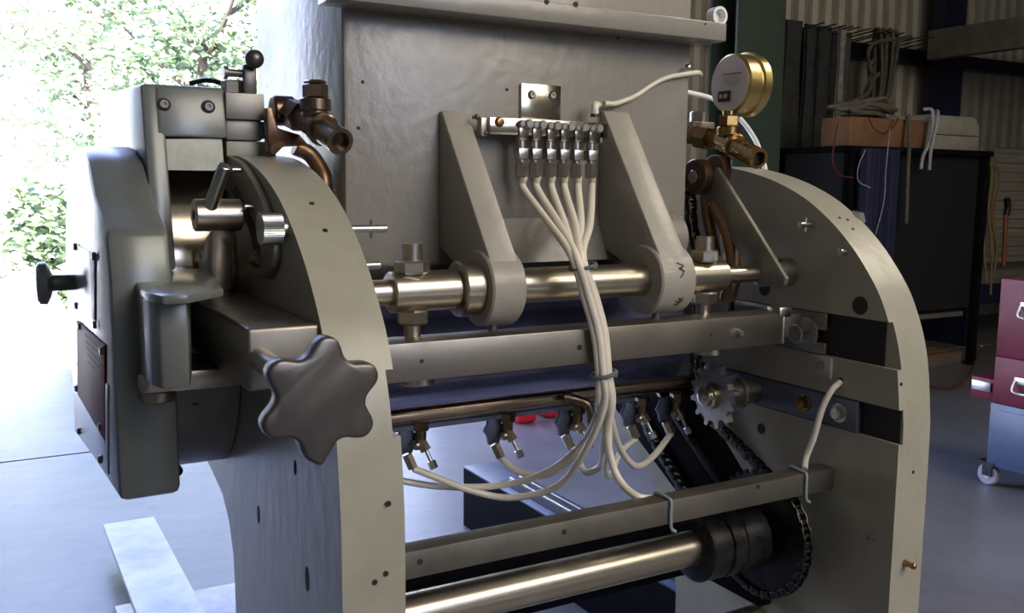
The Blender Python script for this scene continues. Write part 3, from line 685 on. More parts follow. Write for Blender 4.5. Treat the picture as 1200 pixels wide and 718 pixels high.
M['brass2'] = mat('tarnished_brass', (.23, .175, .12), .30, 1, (30, (.17, .12, .08), .35, .7), rvar=.08)
c = at(370, 146, y=1.375); tl = tee(c, at(399, 166, y=1.29), .026 + .012, at(335, 128, y=1.46), 'brass2')
p = at(335, 130, y=1.46); mb = MB(); mb.cyl(p + X * .012, p - X * .022, .023, seg=28, ch=.003); mb.build('elbow_fitting', 'bronze', tl)
q = [at(*v, y=1.43) for v in ((312, 126), (320, 126), (326, 150), (352, 158), (362, 170), (332, 172), (322, 182), (314, 178))]
mb = MB(); mb.prism([(v.x, v.z) for v in q], 'y', 1.43, 1.45, .002); mb.build('fitting_bracket', 'bronze', tl)
mb = MB(); mb.tube([at(345, 172, y=1.47), at(362, 180, y=1.47), at(374, 196, y=1.46), at(380, 214, y=1.45), at(378, 240, y=1.45)], .013, 16); mb.build('curved_link', 'copper', tl)

c = at(853, 167, y=1.40); tr = tee(c, at(889, 186, y=1.30), .030, at(808, 158, y=1.50), 'brass', cap=False)
mb = MB(); mb.hexn(c + Z * .030, c + Z * .052, .0205, .2); mb.cyl(c + Z * .052, c + Z * .060, .012); mb.build('gauge_nipple', 'brass', tr)
gc = Vector((c.x - .008, c.y, at(855, 98, y=1.40).z))
ga = MB(); xg = at(855, 98, y=1.40).x
GR = .0565
ga.lathe((xg, c.y, gc.z), X, [(0, GR - .004), (.004, GR), (.034, GR)], 72); gauge = ga.build('pressure_gauge_case', 'goldcase', tr)
mb = MB(); mb.lathe((xg + .034, c.y, gc.z), X, [(0, GR + .001), (.002, GR + .0045), (.018, GR + .0045), (.021, GR + .002), (.021, GR - .004), (.016, GR - .005), (.016, 0)], 72); mb.build('gauge_bezel', 'goldcase', gauge)
mb = MB(); mb.lathe((xg + .001, c.y, gc.z), -X, [(0, GR - .005), (.0015, GR - .006), (.0015, 0)], 64); mb.build('gauge_back_plate', 'label', gauge)
def onback(u, v, du, dv, m, nm, t=.0006):   # u to the right (towards -y), v up, on the gauge back
    mb = MB(); x = xg - .0005; mb.box((x - t - .0008, c.y - u - du / 2, gc.z + v - dv / 2), (x - .0005, c.y - u + du / 2, gc.z + v + dv / 2)); return mb.build(nm, m, gauge)
onback(.006, .018, .050, .003, 'labelred', 'printed_line')
onback(.008, .010, .046, .002, 'labelgrey', 'printed_line'); onback(.008, .005, .046, .002, 'labelgrey', 'printed_line'); onback(.008, .000, .040, .002, 'labelgrey', 'printed_line')
fr = onback(-.012, -.023, .034, .020, 'black', 'gauge_window', .0012)
for u in (-.019, -.006):
    mb = MB(); mb.lathe((xg - .0025, c.y - u, gc.z - .023), -X, [(0, .0055), (.002, .005), (.0025, 0)], 16); mb.build('gauge_screw', 'chrome', gauge)
mb = MB(); mb.cyl(c + Z * .058, (c.x, c.y, gc.z - GR + .006), .011, seg=6); mb.build('gauge_stem', 'steel', gauge)
# block with clear cap behind the right tee
p = at(818, 150, y=1.52); mb = MB(); mb.box((p.x - .03, 1.50, p.z - .02), (p.x + .028, 1.56, p.z + .012), .003); rb = mb.build('top_block', 'bar', mach)
p = at(823, 138, y=1.52); mb = MB(); mb.cyl((p.x, 1.53, p.z - .012), (p.x, 1.53, p.z + .013), .019, seg=28, ch=.002); mb.build('hex_plug', 'zinc', rb)

# ---- link, flat tie arm, bronze levers and hanging chain on the right
lx = 1.205; p = at(813, 207, x=lx)
mb = MB(); mb.cyl((lx, p.y, p.z), (lx + .022, p.y, p.z), .034, seg=44, ch=.002); lk = mb.build('bronze_link_eye', 'bronze', mach)
mb = MB(); mb.cyl((lx - .004, p.y, p.z), (lx, p.y, p.z), .0125, seg=28, ch=.001); mb.build('link_pin', 'zinc', lk)
mb = MB(); mb.cyl((lx + .03, p.y - .02, p.z + .01), (lx + .05, p.y - .02, p.z + .01), .032, seg=36, ch=.002); mb.build('link_fork', 'copper', lk)
for pts, rr in (([(826, 222), (829, 250), (836, 285), (838, 300)], .011), ([(838, 240), (850, 262), (857, 290), (858, 325), (852, 350)], .016)):
    mb = MB(); mb.tube([at(a, b, x=lx + .03) for a, b in pts], rr, 14); mb.build('curved_lever', 'copper', lk)
tx = 1.225
q0, q1 = at(840, 196, x=tx), at(921, 326, x=tx)
d = (q1 - q0).normalized(); nrm = Vector((0, -d.z, d.y))
if nrm.y > 0: nrm = -nrm
cc = (q0 + q1) / 2 - nrm * .03
mb = MB(); pl = [q0, q1, q1 - nrm * .012 + d * .006, q1 - nrm * .060 - d * .03, q0 - nrm * .062]
mb.prism([(v.y, v.z) for v in pl], 'x', tx, tx + .009, .001); mb.build('flat_tie_arm', 'armsteel', mach)
mb = MB(); mb.box((1.18, 1.74, 1.20), (XR0, 1.75, 1.535)); mb.build('dark_gap_backing', 'blackpaint', mach)  # added dark backing so the gap beside the hopper stays dark

# ---- lubricator manifold on the hopper
MY = 1.352
mb = MB(); a = at(611, 97, y=HY - .006); b = at(657, 140, y=HY - .006); mb.box((a.x, HY - .006, b.z - .02), (b.x, HY, a.z), .0015); pl_ = mb.build('mounting_plate', 'chrome', hop)
for px, py in ((623, 111), (647, 112)):
    p = at(px, py, y=HY - .006); mb = MB(); mb.lathe(p, -Y, [(0, .0078), (.002, .0074), (.0045, .005), (.0045, .0028), (.002, .0028), (.002, 0)], 20); mb.build('button_screw', 'zinc', pl_)
a = at(574, 137, y=MY); b = at(712, 161, y=MY)
z1, z0 = a.z, at(574, 160, y=MY).z; xm0, xm1 = a.x, b.x
mb = MB(); mb.box((xm0, MY, z0 + .004), (xm1, MY + .022, z1), .0012); man = mb.build('lubricator_manifold', 'chrome', mach)
mb = MB(); mb.box((xm0 - .012, MY + .006, z0 + .001), (xm0 - .0, MY + .022, z1 - .001), .001); mb.box((xm0 + .012, MY + .02, z0 + .01), (xm0 + .10, HY - .001, z1 - .008)); mb.build('manifold_end_plate', 'steel', man)
for px, py in ((559, 137), (569, 156)):
    p = at(px, py, y=MY + .008); mb = MB(); mb.ball(p, .0048); mb.cyl(p, p + Y * .012, .003, seg=10); mb.build('end_screw', 'castiron', man)
p = at(585, 143, y=MY); mb = MB(); mb.lathe(p, -Y, [(0, .0085), (.002, .0080), (.007, .006), (.008, 0)], 24); mb.build('brass_plug', 'brass', man)
for k, px in enumerate((613, 629, 646, 662, 678, 695)):
    p = at(px, 146, y=MY); x = p.x; zz = (z0 + z1) / 2 - .0005 * k
    mb = MB(); mb.box((x - .0088, MY - .004, z0 - .004), (x + .0088, MY + .018, z1 - .008), .001); seg_ = mb.build('metering_block', 'chrome', man)
    for dx, sr in ((-.006, .0060), (.006, .0074)):
        mb = MB(); mb.lathe((x + dx, MY - .003, zz + .007), -Y, [(0, sr), (.009 if sr > .007 else .006, sr), (.0105 if sr > .007 else .0075, sr - .0015), (.0105 if sr > .007 else .0075, 0)], 18); mb.build('cap_screw', 'zinc', seg_)
    mb = MB(); mb.cyl((x, MY + .006, z0 - .004), (x, MY + .006, z0 - .018), .0078, seg=20); mb.box((x - .0092, MY - .004, z0 - .034), (x + .0092, MY + .016, z0 - .017), .0012); mb.build('check_valve', 'zinc', seg_)
    mb = MB(); mb.cyl((x, MY + .006, z0 - .034), (x, MY + .006, z0 - .040), .0060, seg=16); mb.hexn((x, MY + .006, z0 - .039), (x, MY + .006, z0 - .064), .0092, .3); mb.build('tube_nut', 'steel', seg_)
mb = MB(); p = at(707, 150, y=MY - .003); mb.box((p.x - .004, MY, z0 - .004), (p.x + .003, MY + .018, z1 - .006), .001); mb.build('end_clip', 'zinc', man)
# elbow and supply hose
e0 = at(697, 137, y=MY + .01); e1 = at(697, 124, y=MY + .01)
mb = MB(); mb.cyl(e0, e0 + Z * .005, .0075, seg=16); mb.build('elbow_collar', 'bronze', man)
mb = MB(); mb.tube([e0 + Z * .005, e0 + Z * .016, e1 + Z * .002 + X * .004 + Y * .004, e1 + Z * .003 + X * .014 + Y * .012], .0065, 14); mb.build('hose_elbow', 'hose', man)
YH = HY - .006
mb = MB(); mb.tube([at(708, 121, y=MY + .03), at(722, 121, y=YH - .01), at(745, 112, y=YH), at(768, 97, y=YH), at(785, 90, y=YH), at(802, 87, y=YH - .004), at(818, 85, y=YH), at(821, 88, y=YH + .04)], .0045, 14); sh_ = mb.build('supply_hose', 'hose', mach)
mb = MB(); p = at(806, 79, y=YH - .008); mb.ball(p, .0065); mb.build('p_clip_screw', 'zinc', sh_)
mb = MB(); mb.tube([at(806, 108, y=1.62), at(838, 117, y=1.60), at(866, 138, y=1.55), at(884, 162, y=1.50), at(893, 185, y=1.46), at(897, 200, y=1.44)], .0052, 14); mb.build('white_air_hose', 'whiteplastic', mach)
mb = MB(); mb.tube([at(985, 447, x=XR0), at(974, 458, x=XR0 - .02), at(963, 480, x=XR0 - .03), at(954, 512, x=XR0 - .035), at(945, 535, y=LY0 + .03), at(943, 549, y=LY0 + .018)], .0055, 14); mb.build('frame_hose', 'hose', mach)

# ---- spray nozzles under the guide rod
def nozzle(px, py, y=1.455, mir=1):
    c = at(px, py, y=y); x, z = c.x, c.z; k = mir
    mb = MB(); pts = []
    for i, rr in enumerate((1, .78, .95, .70, 1, .74, .98, .72, 1, .76, .95, .78)):
        a_ = 2 * PI * i / 12; pts.append((x - .016 * k + .021 * rr * math.cos(a_), z + .002 + .030 * rr * math.sin(a_)))
    mb.prism(pts, 'y', y + .004, y + .014, .001); nz = mb.build('nozzle_plate', 'blueplate', mach)
    mb = MB(); mb.hexn((x + .006 * k, y - .004, z + .036), (x + .006 * k, y - .004, z + .018), .015, .2); mb.cyl((x + .006 * k, y - .004, z + .018), (x + .006 * k, y - .004, z - .004), .010, seg=18); mb.build('nozzle_body', 'brass2', nz)
    mb = MB(); mb.hexn((x + .004 * k, y - .004, z + .002), (x + .012 * k, y - .014, z - .016), .0105, .4); mb.ball((x - .003 * k, y - .008, z - .006), .009); mb.build('tee_fitting', 'steel', nz)
    mb = MB(); mb.cyl((x + .012 * k, y - .014, z - .016), (x + .019 * k, y - .022, z - .036), .0035, seg=12); mb.hexn((x + .018 * k, y - .021, z - .033), (x + .022 * k, y - .026, z - .046), .0075, .1); mb.build('adjusting_screw', 'zinc', nz)
    mb = MB(); mb.hexn((x - .018 * k, y, z - .022), (x - .010 * k, y - .008, z - .046), .0095, .3); mb.build('tube_nut', 'steel', nz)
    return Vector((x - .010 * k, y - .008, z - .046))
N1 = nozzle(488, 516); N2 = nozzle(590, 505); N3 = nozzle(672, 495); N4 = nozzle(748, 485); N5 = nozzle(789, 480)
mb = MB(); mb.tube([at(660, 465, y=1.41), at(676, 468, y=1.40), at(690, 476, y=1.39), at(694, 500, y=1.39)], .0085, 14); mb.cyl(at(660, 465, y=1.41), at(668, 466, y=1.405), .012, seg=16); mb.build('rod_elbow', 'brass2', mach)

# ---- the bundle of clear tubes
hb = None
tops = [at(px, 207, y=MY + .006) for px in (614, 630, 647, 662, 678, 694)]
wy = 1.185
offs = [(-.010, 0), (-.006, -.007), (-.002, .006), (.003, -.006), (.007, .005), (.011, -.001)]
def bpt(px, py, k, s_=1, y=None):
    p = at(px, py, y=wy if y is None else y); return p + Vector((offs[k][0] * s_, offs[k][1] * s_, 0))
ends = [
    [at(700, 500, y=1.25), at(650, 548, y=1.33), at(590, 568, y=1.42), at(520, 570, y=1.46), at(462, 562, y=1.48)],
    [at(690, 520, y=1.24), at(655, 568, y=1.33), at(600, 583, y=1.40), at(550, 574, y=1.43), at(508, 558, y=1.44), N1],
    [at(694, 500, y=1.25), at(672, 535, y=1.33), at(640, 556, y=1.38), at(605, 551, y=1.42), N2],
    [at(707, 520, y=1.28), at(704, 545, y=1.36), at(686, 553, y=1.40), at(676, 535, y=1.43), N3],
    [at(718, 500, y=1.25), at(728, 528, y=1.30), at(746, 546, y=1.34), at(766, 534, y=1.41), N5],
    [at(712, 510, y=1.22), at(718, 545, y=1.22), at(730, 568, y=1.20), at(748, 582, y=1.17), at(765, 584, y=1.17)],
]
for k in range(6):
    t = tops[k]
    P = [t, t - Z * .02, bpt(647 + 8.2 * k, 262, k, .5, 1.27), bpt(676, 300, k, .9), bpt(690, 345, k, .95), bpt(702, 390, k, .9), bpt(707, 438, k, .85), bpt(709, 470, k, 1.2, 1.20)] + ends[k]
    mb = MB(); mb.tube(P, .0062, 12); o = mb.build('clear_tube', 'hose', mach)
    if k == 0: hb = o
mb = MB(); mb.tube([at(711, 462, y=1.195), at(714, 515, y=1.25), at(709, 548, y=1.33), at(715, 557, y=1.38), at(727, 530, y=1.43), N4], .0052, 12); mb.build('clear_tube', 'hose', mach)
for px, py in ((683, 312), (707, 438)):
    c = at(px, py, y=wy); mb = MB(); ring = []
    for i in range(25):
        a_ = 2 * PI * i / 24; ring.append(c + Vector((.0205 * math.cos(a_), .0175 * math.sin(a_), .004 * math.cos(a_))))
    mb.tube(ring, .0032, 8, False); mb.box(c + Vector((.006, -.020, -.003)), c + Vector((.014, -.013, .004)), .001); mb.build('cable_tie', 'tie', hb)

# ------------------------------------------------------------------ THINGS AROUND THE MACHINE
# black steel box beam on the floor behind the machine
pA = at(543, 546, z=.27); xb0 = pA.x; xb1 = at(683, 594, z=.27).x; yb1 = pA.y
bb = empty('steel_base_box', ((xb0 + xb1) / 2, 2.8, 0)); tag(bb, 'long low black steel box with a slotted blue-grey top, on the floor behind the machine', 'steel box')
mb = MB(); mb.box((xb0, 1.75, 0), (xb1, yb1, .262), .003); mb.build('box_body', 'blackpaint', bb)
mb = MB(); mb.box((xb0 - .001, 1.75, .2622), (xb1 + .001, yb1, .270), .001); mb.build('top_sheet', 'bluetool', bb)
ym = yb1 - .55
for k, xx in enumerate((.35, .62)):
    x = xb0 + (xb1 - xb0) * xx; mb = MB(); mb.box((x - .022, ym - 1.0, .2702), (x + .022, ym + .28, .272)); mb.build('slot_opening', 'recess', bb)
    mb = MB(); mb.box((x + .022, ym - 1.0, .2702), (x + .034, ym + .28, .284), .001); mb.build('slot_lip', 'zinc', bb)
# steel plate and timber on the floor at left
zp = .13
a = at(121, 614, z=zp); b = at(180, 604, z=zp)
M['plate'] = mat('grey_mill_steel_plate', (.42, .43, .42), .45, .35, (4, (.30, .31, .31), .35, .65), (30, .1, .002), rvar=.08)
mb = MB(); mb.box((a.x, 1.9, zp - .022), (b.x, a.y, zp), .002); tag(mb.build('steel_plate', 'plate'), 'long pale flat steel plate lying at left of the machine', 'steel plate')
yc = at(245, 690, z=.10).y
c1 = at(123, 716, z=zp - .0235)
mb = MB(); mb.box((.78 if False else a.x - .05, yc - .30, 0), (1.25, yc - .0, zp - .0235), .004)
tag(mb.build('steel_bearer', 'blocksteel'), 'grey steel bearer lying crosswise under the pale flat plate', 'steel bearer')
# red cans on the floor far behind
def can(px0, px1, py, label, h=.13):
    p = at(px0, py, z=0); q = at(px1, py, z=0)
    r = empty('red_container', ((p.x + q.x) / 2, p.y + .12, 0)); tag(r, label, 'container', 'red containers on the floor')
    mb = MB(); mb.box((p.x, p.y, 0), (q.x, p.y + .24, h), .03, 3); mb.build('container_body', 'redplastic', r)
    mb = MB(); mb.box((p.x + .05, p.y + .09, h + .035), (q.x - .05, p.y + .14, h + .05), .006); mb.box((p.x + .05, p.y + .09, h - .005), (p.x + .07, p.y + .14, h + .04)); mb.box((q.x - .07, p.y + .09, h - .005), (q.x - .05, p.y + .14, h + .04)); mb.build('carry_handle', 'redplastic', r)
can(607, 638, 498, 'red plastic container on the floor, nearer of the two behind the machine', .17)
can(640, 664, 491, 'red plastic container on the floor, farther of the two behind the machine', .17)

# red tool chest on blue wheeled cabinet
TX = 4.42
yq = at(1160, 480, x=TX).y
tc_ = empty('rolling_cabinet', (TX + .25, yq - .45, 0)); tag(tc_, 'slate blue wheeled tool cabinet under the red chest, at right edge', 'cabinet')
zt0, zt1 = at(1158, 545, x=TX).z, at(1160, 471, x=TX).z
mb = MB(); mb.box((TX, yq - .95, zt0), (TX + .5, yq, zt1), .006); cbn = mb.build('cabinet_body', 'bluetool', tc_)
mb = MB(); mb.box((TX - .006, yq - .90, zt0 + .03), (TX, yq - .05, zt1 - .03), .003); mb.build('side_panel', 'bluetool', tc_)
def caster(x, y):
    mb = MB(); mb.cyl((x - .016, y, .055), (x + .016, y, .055), .055, seg=36, ch=.006); wv = mb.build('caster_wheel', 'rubber', tc_)
    mb = MB(); mb.cyl((x - .019, y, .055), (x + .019, y, .055), .02, seg=20); mb.build('wheel_hub', 'zinc', wv)
    mb = MB(); mb.box((x - .028, y - .03, .05), (x - .021, y + .02, .125)); mb.box((x + .021, y - .03, .05), (x + .028, y + .02, .125)); mb.box((x - .035, y - .045, .125), (x + .035, y + .045, zt0 + .001)); mb.build('caster_fork', 'black', tc_)
for xx in (TX + .03, TX + .46):
    for yy in (yq + .0, yq - .88): caster(xx, yy)
zr0, zr1, zr2 = zt1 + .001, at(1164, 417, x=TX).z, at(1170, 326, x=TX).z
ch = empty('tool_chest', (TX + .25, yq - .47, zr0)); tag(ch, 'dark red steel tool chest with chrome drop handles on the blue cabinet', 'tool chest')
mb = MB(); mb.box((TX + .01, yq - .93, zr0), (TX + .49, yq + .0, zr1), .006); mb.build('lower_chest_body', 'redtool', ch)
mb = MB(); mb.box((TX + .012, yq - .93, zr1 + .002), (TX + .488, yq + .0, zr2), .006); mb.build('upper_chest_body', 'redtool', ch)
for px, py in ((1192, 452), (1199, 364)):
    p = at(px, py, x=TX); y = p.y - .02
    mb = MB(); mb.box((TX + .004, y - .09, p.z + .005), (TX + .012, y + .04, p.z + .04), .002); hp_ = mb.build('handle_plate', 'zinc', ch)
    mb = MB(); mb.tube([(TX - .0, y + .035, p.z + .02), (TX - .022, y + .03, p.z - .025), (TX - .022, y - .02, p.z - .035), (TX - .022, y - .07, p.z - .025), (TX - .0, y - .085, p.z + .02)], .006, 10); mb.build('drop_handle', 'zinc', hp_)
yd = at(1138, 450, x=TX + .02).y
mb = MB(); mb.box((TX + .02, yq - .05, zr0 + .004), (TX + .46, yd, at(1150, 443, x=TX).z), .004); dw = mb.build('open_drawer', 'redtool', ch)
mb = MB(); mb.box((TX + .008, yq + .012, at(1150, 458, x=TX).z), (TX + .0195, yd - .01, at(1150, 447, x=TX).z), .002); mb.build('drawer_slide', 'zinc', dw)

# cardboard carton, white case on a bench; bench with black panels painting the shade below
BY = 5.0
zb0 = at(1060, 173, y=BY).z
bx0, bx1 = at(996, 173, y=BY).x, at(1160, 173, y=BY).x
ben = empty('storage_bench', ((bx0 + bx1) / 2, BY + .35, 0)); tag(ben, 'tall dark steel storage bench behind the machine carrying a carton and a pale case', 'bench')
mb = MB(); mb.box((bx0 - .02, BY - .03, zb0 - .045), (bx1 + .02, BY + .75, zb0 - .001), .004); mb.build('bench_top', 'blackpaint', ben)
for x in (bx0 + .03, bx1 - .03):
    for y in (BY + .02, BY + .68):
        mb = MB(); mb.box((x - .03, y - .03, 0), (x + .03, y + .03, zb0 - .044)); mb.build('bench_leg', 'blackpaint', ben)
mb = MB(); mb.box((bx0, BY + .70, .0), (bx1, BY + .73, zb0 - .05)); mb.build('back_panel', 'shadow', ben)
mb = MB(); mb.box((bx0 + .03, BY + .05, .50), (bx1 - .03, BY + .07, zb0 - .046)); mb.build('front_panel', 'shadow', ben)  # added black panel, paints the darkness below the bench top
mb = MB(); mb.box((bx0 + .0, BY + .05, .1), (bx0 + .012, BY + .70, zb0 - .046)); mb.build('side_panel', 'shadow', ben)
mb = MB(); mb.box((bx0 + .06, BY + .1, .42), (bx1 - .06, BY + .70, .46)); mb.build('bench_shelf', 'timber', ben)
x0, x1 = at(998, 150, y=BY).x, at(1088, 150, y=BY).x; zc1 = at(1030, 138, y=BY).z
car = empty('cardboard_carton', ((x0 + x1) / 2, BY + .3, zb0)); tag(car, 'long brown cardboard carton on the bench under a heap of rope', 'carton')
mb = MB(); mb.box((x0, BY + .02, zb0), (x1, BY + .30, zc1 - .004), .01); mb.build('carton_body', 'cardboard', car)
for y in (BY + .02, BY + .16):
    mb = MB(); mb.box((x0 + .01, y + .005, zc1 - .004), (x1 - .01, y + .135, zc1 + .002)); mb.build('carton_flap', 'cardboard', car)
x2, x3 = at(1090, 150, y=BY).x, at(1151, 150, y=BY).x; zc2 = at(1110, 135, y=BY).z
ca = empty('plastic_case', ((x2 + x3) / 2, BY + .25, zb0)); tag(ca, 'dusty off-white case with chamfered lid on the bench, right of the carton', 'case')
mb = MB(); mb.box((x2, BY + .02, zb0), (x3, BY + .5, zb0 + (zc2 - zb0) * .42), .006); mb.build('case_base', 'dustybox', ca)
mb = MB(); h0 = zb0 + (zc2 - zb0) * .44; mb.prism([(x2, h0), (x3, h0), (x3 - .005, zc2 - .07), (x3 - .08, zc2), (x2, zc2)], 'y', BY + .02, BY + .5, .006); mb.build('case_lid', 'dustybox', ca)
# blue curtain, ropes and cords hanging from the bench
cx0, cx1 = at(1008, 200, y=4.93).x, at(1052, 200, y=4.93).x
mb = MB(); n = 60; pr = None
for i in range(n + 1):
    x = cx0 + (cx1 - cx0) * i / n; dy = .018 * math.sin(i * .9) + .01 * math.sin(i * 2.3)
    v = [mb.bm.verts.new(q) for q in ((x, 4.93 + dy, .25), (x, 4.93 + dy, zb0 - .02), (x, 4.936 + dy, zb0 - .02), (x, 4.936 + dy, .25))]
    if pr:
        for k in range(4): mb.bm.faces.new((pr[k], pr[(k + 1) % 4], v[(k + 1) % 4], v[k]))
    pr = v
tag(mb.build('blue_curtain', 'bluecloth'), 'deep blue cloth hanging in folds from the front of the bench', 'curtain')
def rope(pts, r, name, m, label, cat='rope', group=None, braid=True):
    mb = MB(); P = catmull([Vector(p) for p in pts], 10)
    mb.tube(P, r, 10, False)
    return tag(mb.build(name, m), label, cat, group)
def P_(px, py, y): return at(px, py, y=y)
rope([P_(1061, 137, 5.0), P_(1065, 137, 4.97), P_(1066, 160, 4.93), P_(1064, 200, 4.93), P_(1062, 262, 4.93)], .016, 'hanging_rope', 'rope', 'brown rope end hanging straight down in front of the carton')
rope([P_(1082, 128, 5.0), P_(1092, 129, 4.95), P_(1093, 145, 4.92), P_(1090, 165, 4.92), P_(1082, 182, 4.92), P_(1079, 198, 4.92)], .014, 'braided_rope', 'ropewhite', 'white braided rope draped over the carton end beside the pale case')
rope([P_(1094, 133, 5.06), P_(1098, 130, 4.99), P_(1099, 134, 4.90), P_(1097, 150, 4.89), P_(1091, 175, 4.89), P_(1089, 199, 4.89)], .013, 'braided_rope', 'ropewhite', 'white braided rope loop with a dangling end, right of the brown hanging rope')
rope([P_(1014, 176, 4.90), P_(1006, 195, 4.89), P_(1006, 212, 4.89), P_(1020, 220, 4.89)], .004, 'thin_cord', 'ropewhite', 'thin white cord curling down at left of the blue curtain', 'cord')
rope([P_(1043, 150, 4.90), P_(1038, 200, 4.89), P_(1036, 235, 4.89), P_(1026, 275, 4.89)], .004, 'thin_cord', 'ropewhite', 'thin pale cord hanging down across the blue curtain', 'cord')
M['redcord'] = mat('dull_red_cord', (.14, .02, .03), .6)
rope([P_(982, 145, 4.96), P_(978, 165, 4.92), P_(976, 190, 4.90), P_(985, 205, 4.90), P_(1000, 208, 4.90)], .006, 'red_cable', 'redcord', 'dull red cable hanging over the left end of the carton', 'cable')
rope([P_(1018, 138, 4.97), P_(1024, 150, 4.93), P_(1036, 156, 4.93), P_(1048, 148, 4.93), P_(1052, 138, 4.97)], .006, 'red_cable', 'redcord', 'dull red cable drooping in a loop on the carton front', 'cable')
# heap of rope
mb = MB(); rnd = random.Random(3); pts = []
cx_ = (at(1000, 138, y=BY).x + at(1072, 138, y=BY).x) / 2
for i in range(150):
    t = i / 150; a_ = i * .62; rr = 1
    pts.append((cx_ - .03 + (.22 * math.cos(a_ * .93) + .10 * rnd.uniform(-1, 1)) , BY + .16 + .10 * math.sin(a_) + .02 * rnd.uniform(-1, 1), zc1 + .020 + .15 * t * (1 - abs(math.cos(a_ * .93)) * .5) + .01 * rnd.random()))
mb.tube(pts, .015, 8); tag(mb.build('rope_heap', 'rope'), 'heap of old brown rope coiled on the carton', 'rope')
# skein of rope and slings hanging on the rack of steel pegs
RYK = 6.55
rk = empty('peg_rack', (at(1000, 60, y=6.8).x, 6.8, at(1000, 60, y=6.8).z)); tag(rk, 'long steel rack with a row of thin pegs on the back wall', 'rack')
ra, rb_ = at(905, 38, y=6.84), at(1092, 60, y=6.84)
mb = MB(); mb.box((ra.x, 6.80, rb_.z - .06), (rb_.x, 6.856, rb_.z - .01)); mb.build('rack_bar', 'black', rk)
zpeg = rb_.z + .0
for px in (913, 926, 938, 946, 953, 966, 975, 986, 992, 1005, 1030, 1040, 1053, 1068, 1085):
    x = at(px, 50, y=6.82).x
    mb = MB(); mb.cyl((x, 6.84, zpeg - .03), (x - .02, 6.25, zpeg + .012), .007, seg=8); mb.build('peg', 'black', rk)
def sling(px0, px1, y, zbot, m, label, group=None, sway=0):
    x0 = at(px0, 60, y=y).x; x1 = at(px1, 60, y=y).x; zt_ = zpeg + .030
    mb = MB(); sw = rnd.uniform(-.03, .03) + sway
    prof = []
    N = 14
    for side in (-1, 1):
        rng = range(N + 1) if side == -1 else range(N, -1, -1)
        for i in rng:
            f = i / N; prof.append((y + side * (.012 + .012 * f + .004 * math.sin(f * 9 + px0)), zbot + rnd.uniform(0, .01) + (zt_ - zbot) * (1 - f)) if side == 1 else (y + side * (.012 + .012 * f + .004 * math.sin(f * 8 + px1)), zbot + (zt_ - zbot) * (1 - f)))
    th = .012; nseg = len(prof); K = 5; rows = []
    order = prof[:N + 1][::-1] + prof[N + 1:][::-1]
    for (yy, zz) in order:
        f = (zt_ - zz) / (zt_ - zbot); row = []
        for j in range(K + 1):
            u = j / K; wv_ = 1 - .12 * abs(math.sin(f * 5 + px0)) ; xx = (x0 + x1) / 2 + (u - .5) * (x1 - x0) * wv_ + sw * f + .01 * math.sin(f * 12 + u * 3)
            row.append(Vector((xx, yy + .006 * math.sin(u * 6 + f * 4), zz)))
        rows.append(row)
    F = [[mb.bm.verts.new(v) for v in r] for r in rows]
    B = [[mb.bm.verts.new(v + Vector((0, th, 0))) for v in r] for r in rows]
    R_ = len(rows)
    for i in range(R_ - 1):
        for j in range(K):
            mb.bm.faces.new((F[i][j], F[i][j + 1], F[i + 1][j + 1], F[i + 1][j])); mb.bm.faces.new((B[i][j], B[i + 1][j], B[i + 1][j + 1], B[i][j + 1]))
        mb.bm.faces.new((F[i][0], F[i + 1][0], B[i + 1][0], B[i][0])); mb.bm.faces.new((F[i][K], B[i][K], B[i + 1][K], F[i + 1][K]))
    for i in (0, R_ - 1):
        for j in range(K): mb.bm.faces.new((F[i][j], B[i][j], B[i][j + 1], F[i][j + 1]))
    return tag(mb.build('lifting_sling', m), label, 'sling', group)
SL = [(904, 926, 6.50, .0, 'slingcloth', 'dark webbing sling hanging beside the green column, first from it'),
      (919, 939, 6.40, .3, 'slingcloth', 'dark webbing sling on the rack, second from the green column'),
      (931, 949, 6.62, .5, 'slingcloth', 'dark webbing sling on the rack, third from the green column'),
      (943, 955, 6.46, .25, 'slingcloth', 'narrow dark webbing sling on the rack, fourth from the green column'),
      (950, 961, 6.70, .9, 'sling2', 'narrow faded grey sling on the rack, fifth from the green column'),
      (958, 973, 6.48, .3, 'slingcloth', 'dark webbing sling just right of the gap in the rack'),
      (968, 984, 6.66, .4, 'slingcloth', 'dark webbing sling directly left of the white one'),
      (983, 990, 6.38, .7, 'slingwhite', 'narrow dirty white sling hanging on the rack'),
      (988, 997, 6.60, .8, 'sling2', 'pale grey webbing strap directly right of the dirty white sling')]
for q in SL: sling(*q, group='webbing slings on the rack')
mb = MB(); sk = []
for i in range(9):
    f = i / 8; x = at(1023 + 22 * f, 50, y=6.45).x; xb2 = at(1018 + 14 * f, 130, y=6.45).x; yj = 6.40 + .12 * ((i * 7) % 5) / 5
    sk += [Vector((x, yj, zpeg - .0)), Vector((x - .02, yj - .02, zpeg + .05)), Vector((x, yj - .05, zpeg - .05)), Vector((xb2 + .05, yj - .04, zpeg - .5)), Vector((xb2, yj, at(1020, 132, y=6.45).z)), Vector((xb2 + .03, yj + .03, zpeg - .5))]
mb.tube(sk, .017, 8); tag(mb.build('rope_skein', 'rope'), 'looped skein of brown rope hanging from the rack right of the slings', 'rope')
kn = [Vector((at(1030, 50, y=6.82).x - .012, 6.42, zpeg + .022))] + [at(a_, b_, y=6.3) + Vector((0, .05 * math.sin(i * 2.0), 0)) for i, (a_, b_) in enumerate([(1026, 50), (1022, 64), (1016, 74), (1024, 70), (1027, 80), (1018, 84), (1016, 76), (1024, 88), (1020, 98), (1012, 110), (1004, 120), (1000, 130), (1010, 122), (1018, 108), (1021, 96), (1026, 86)])]
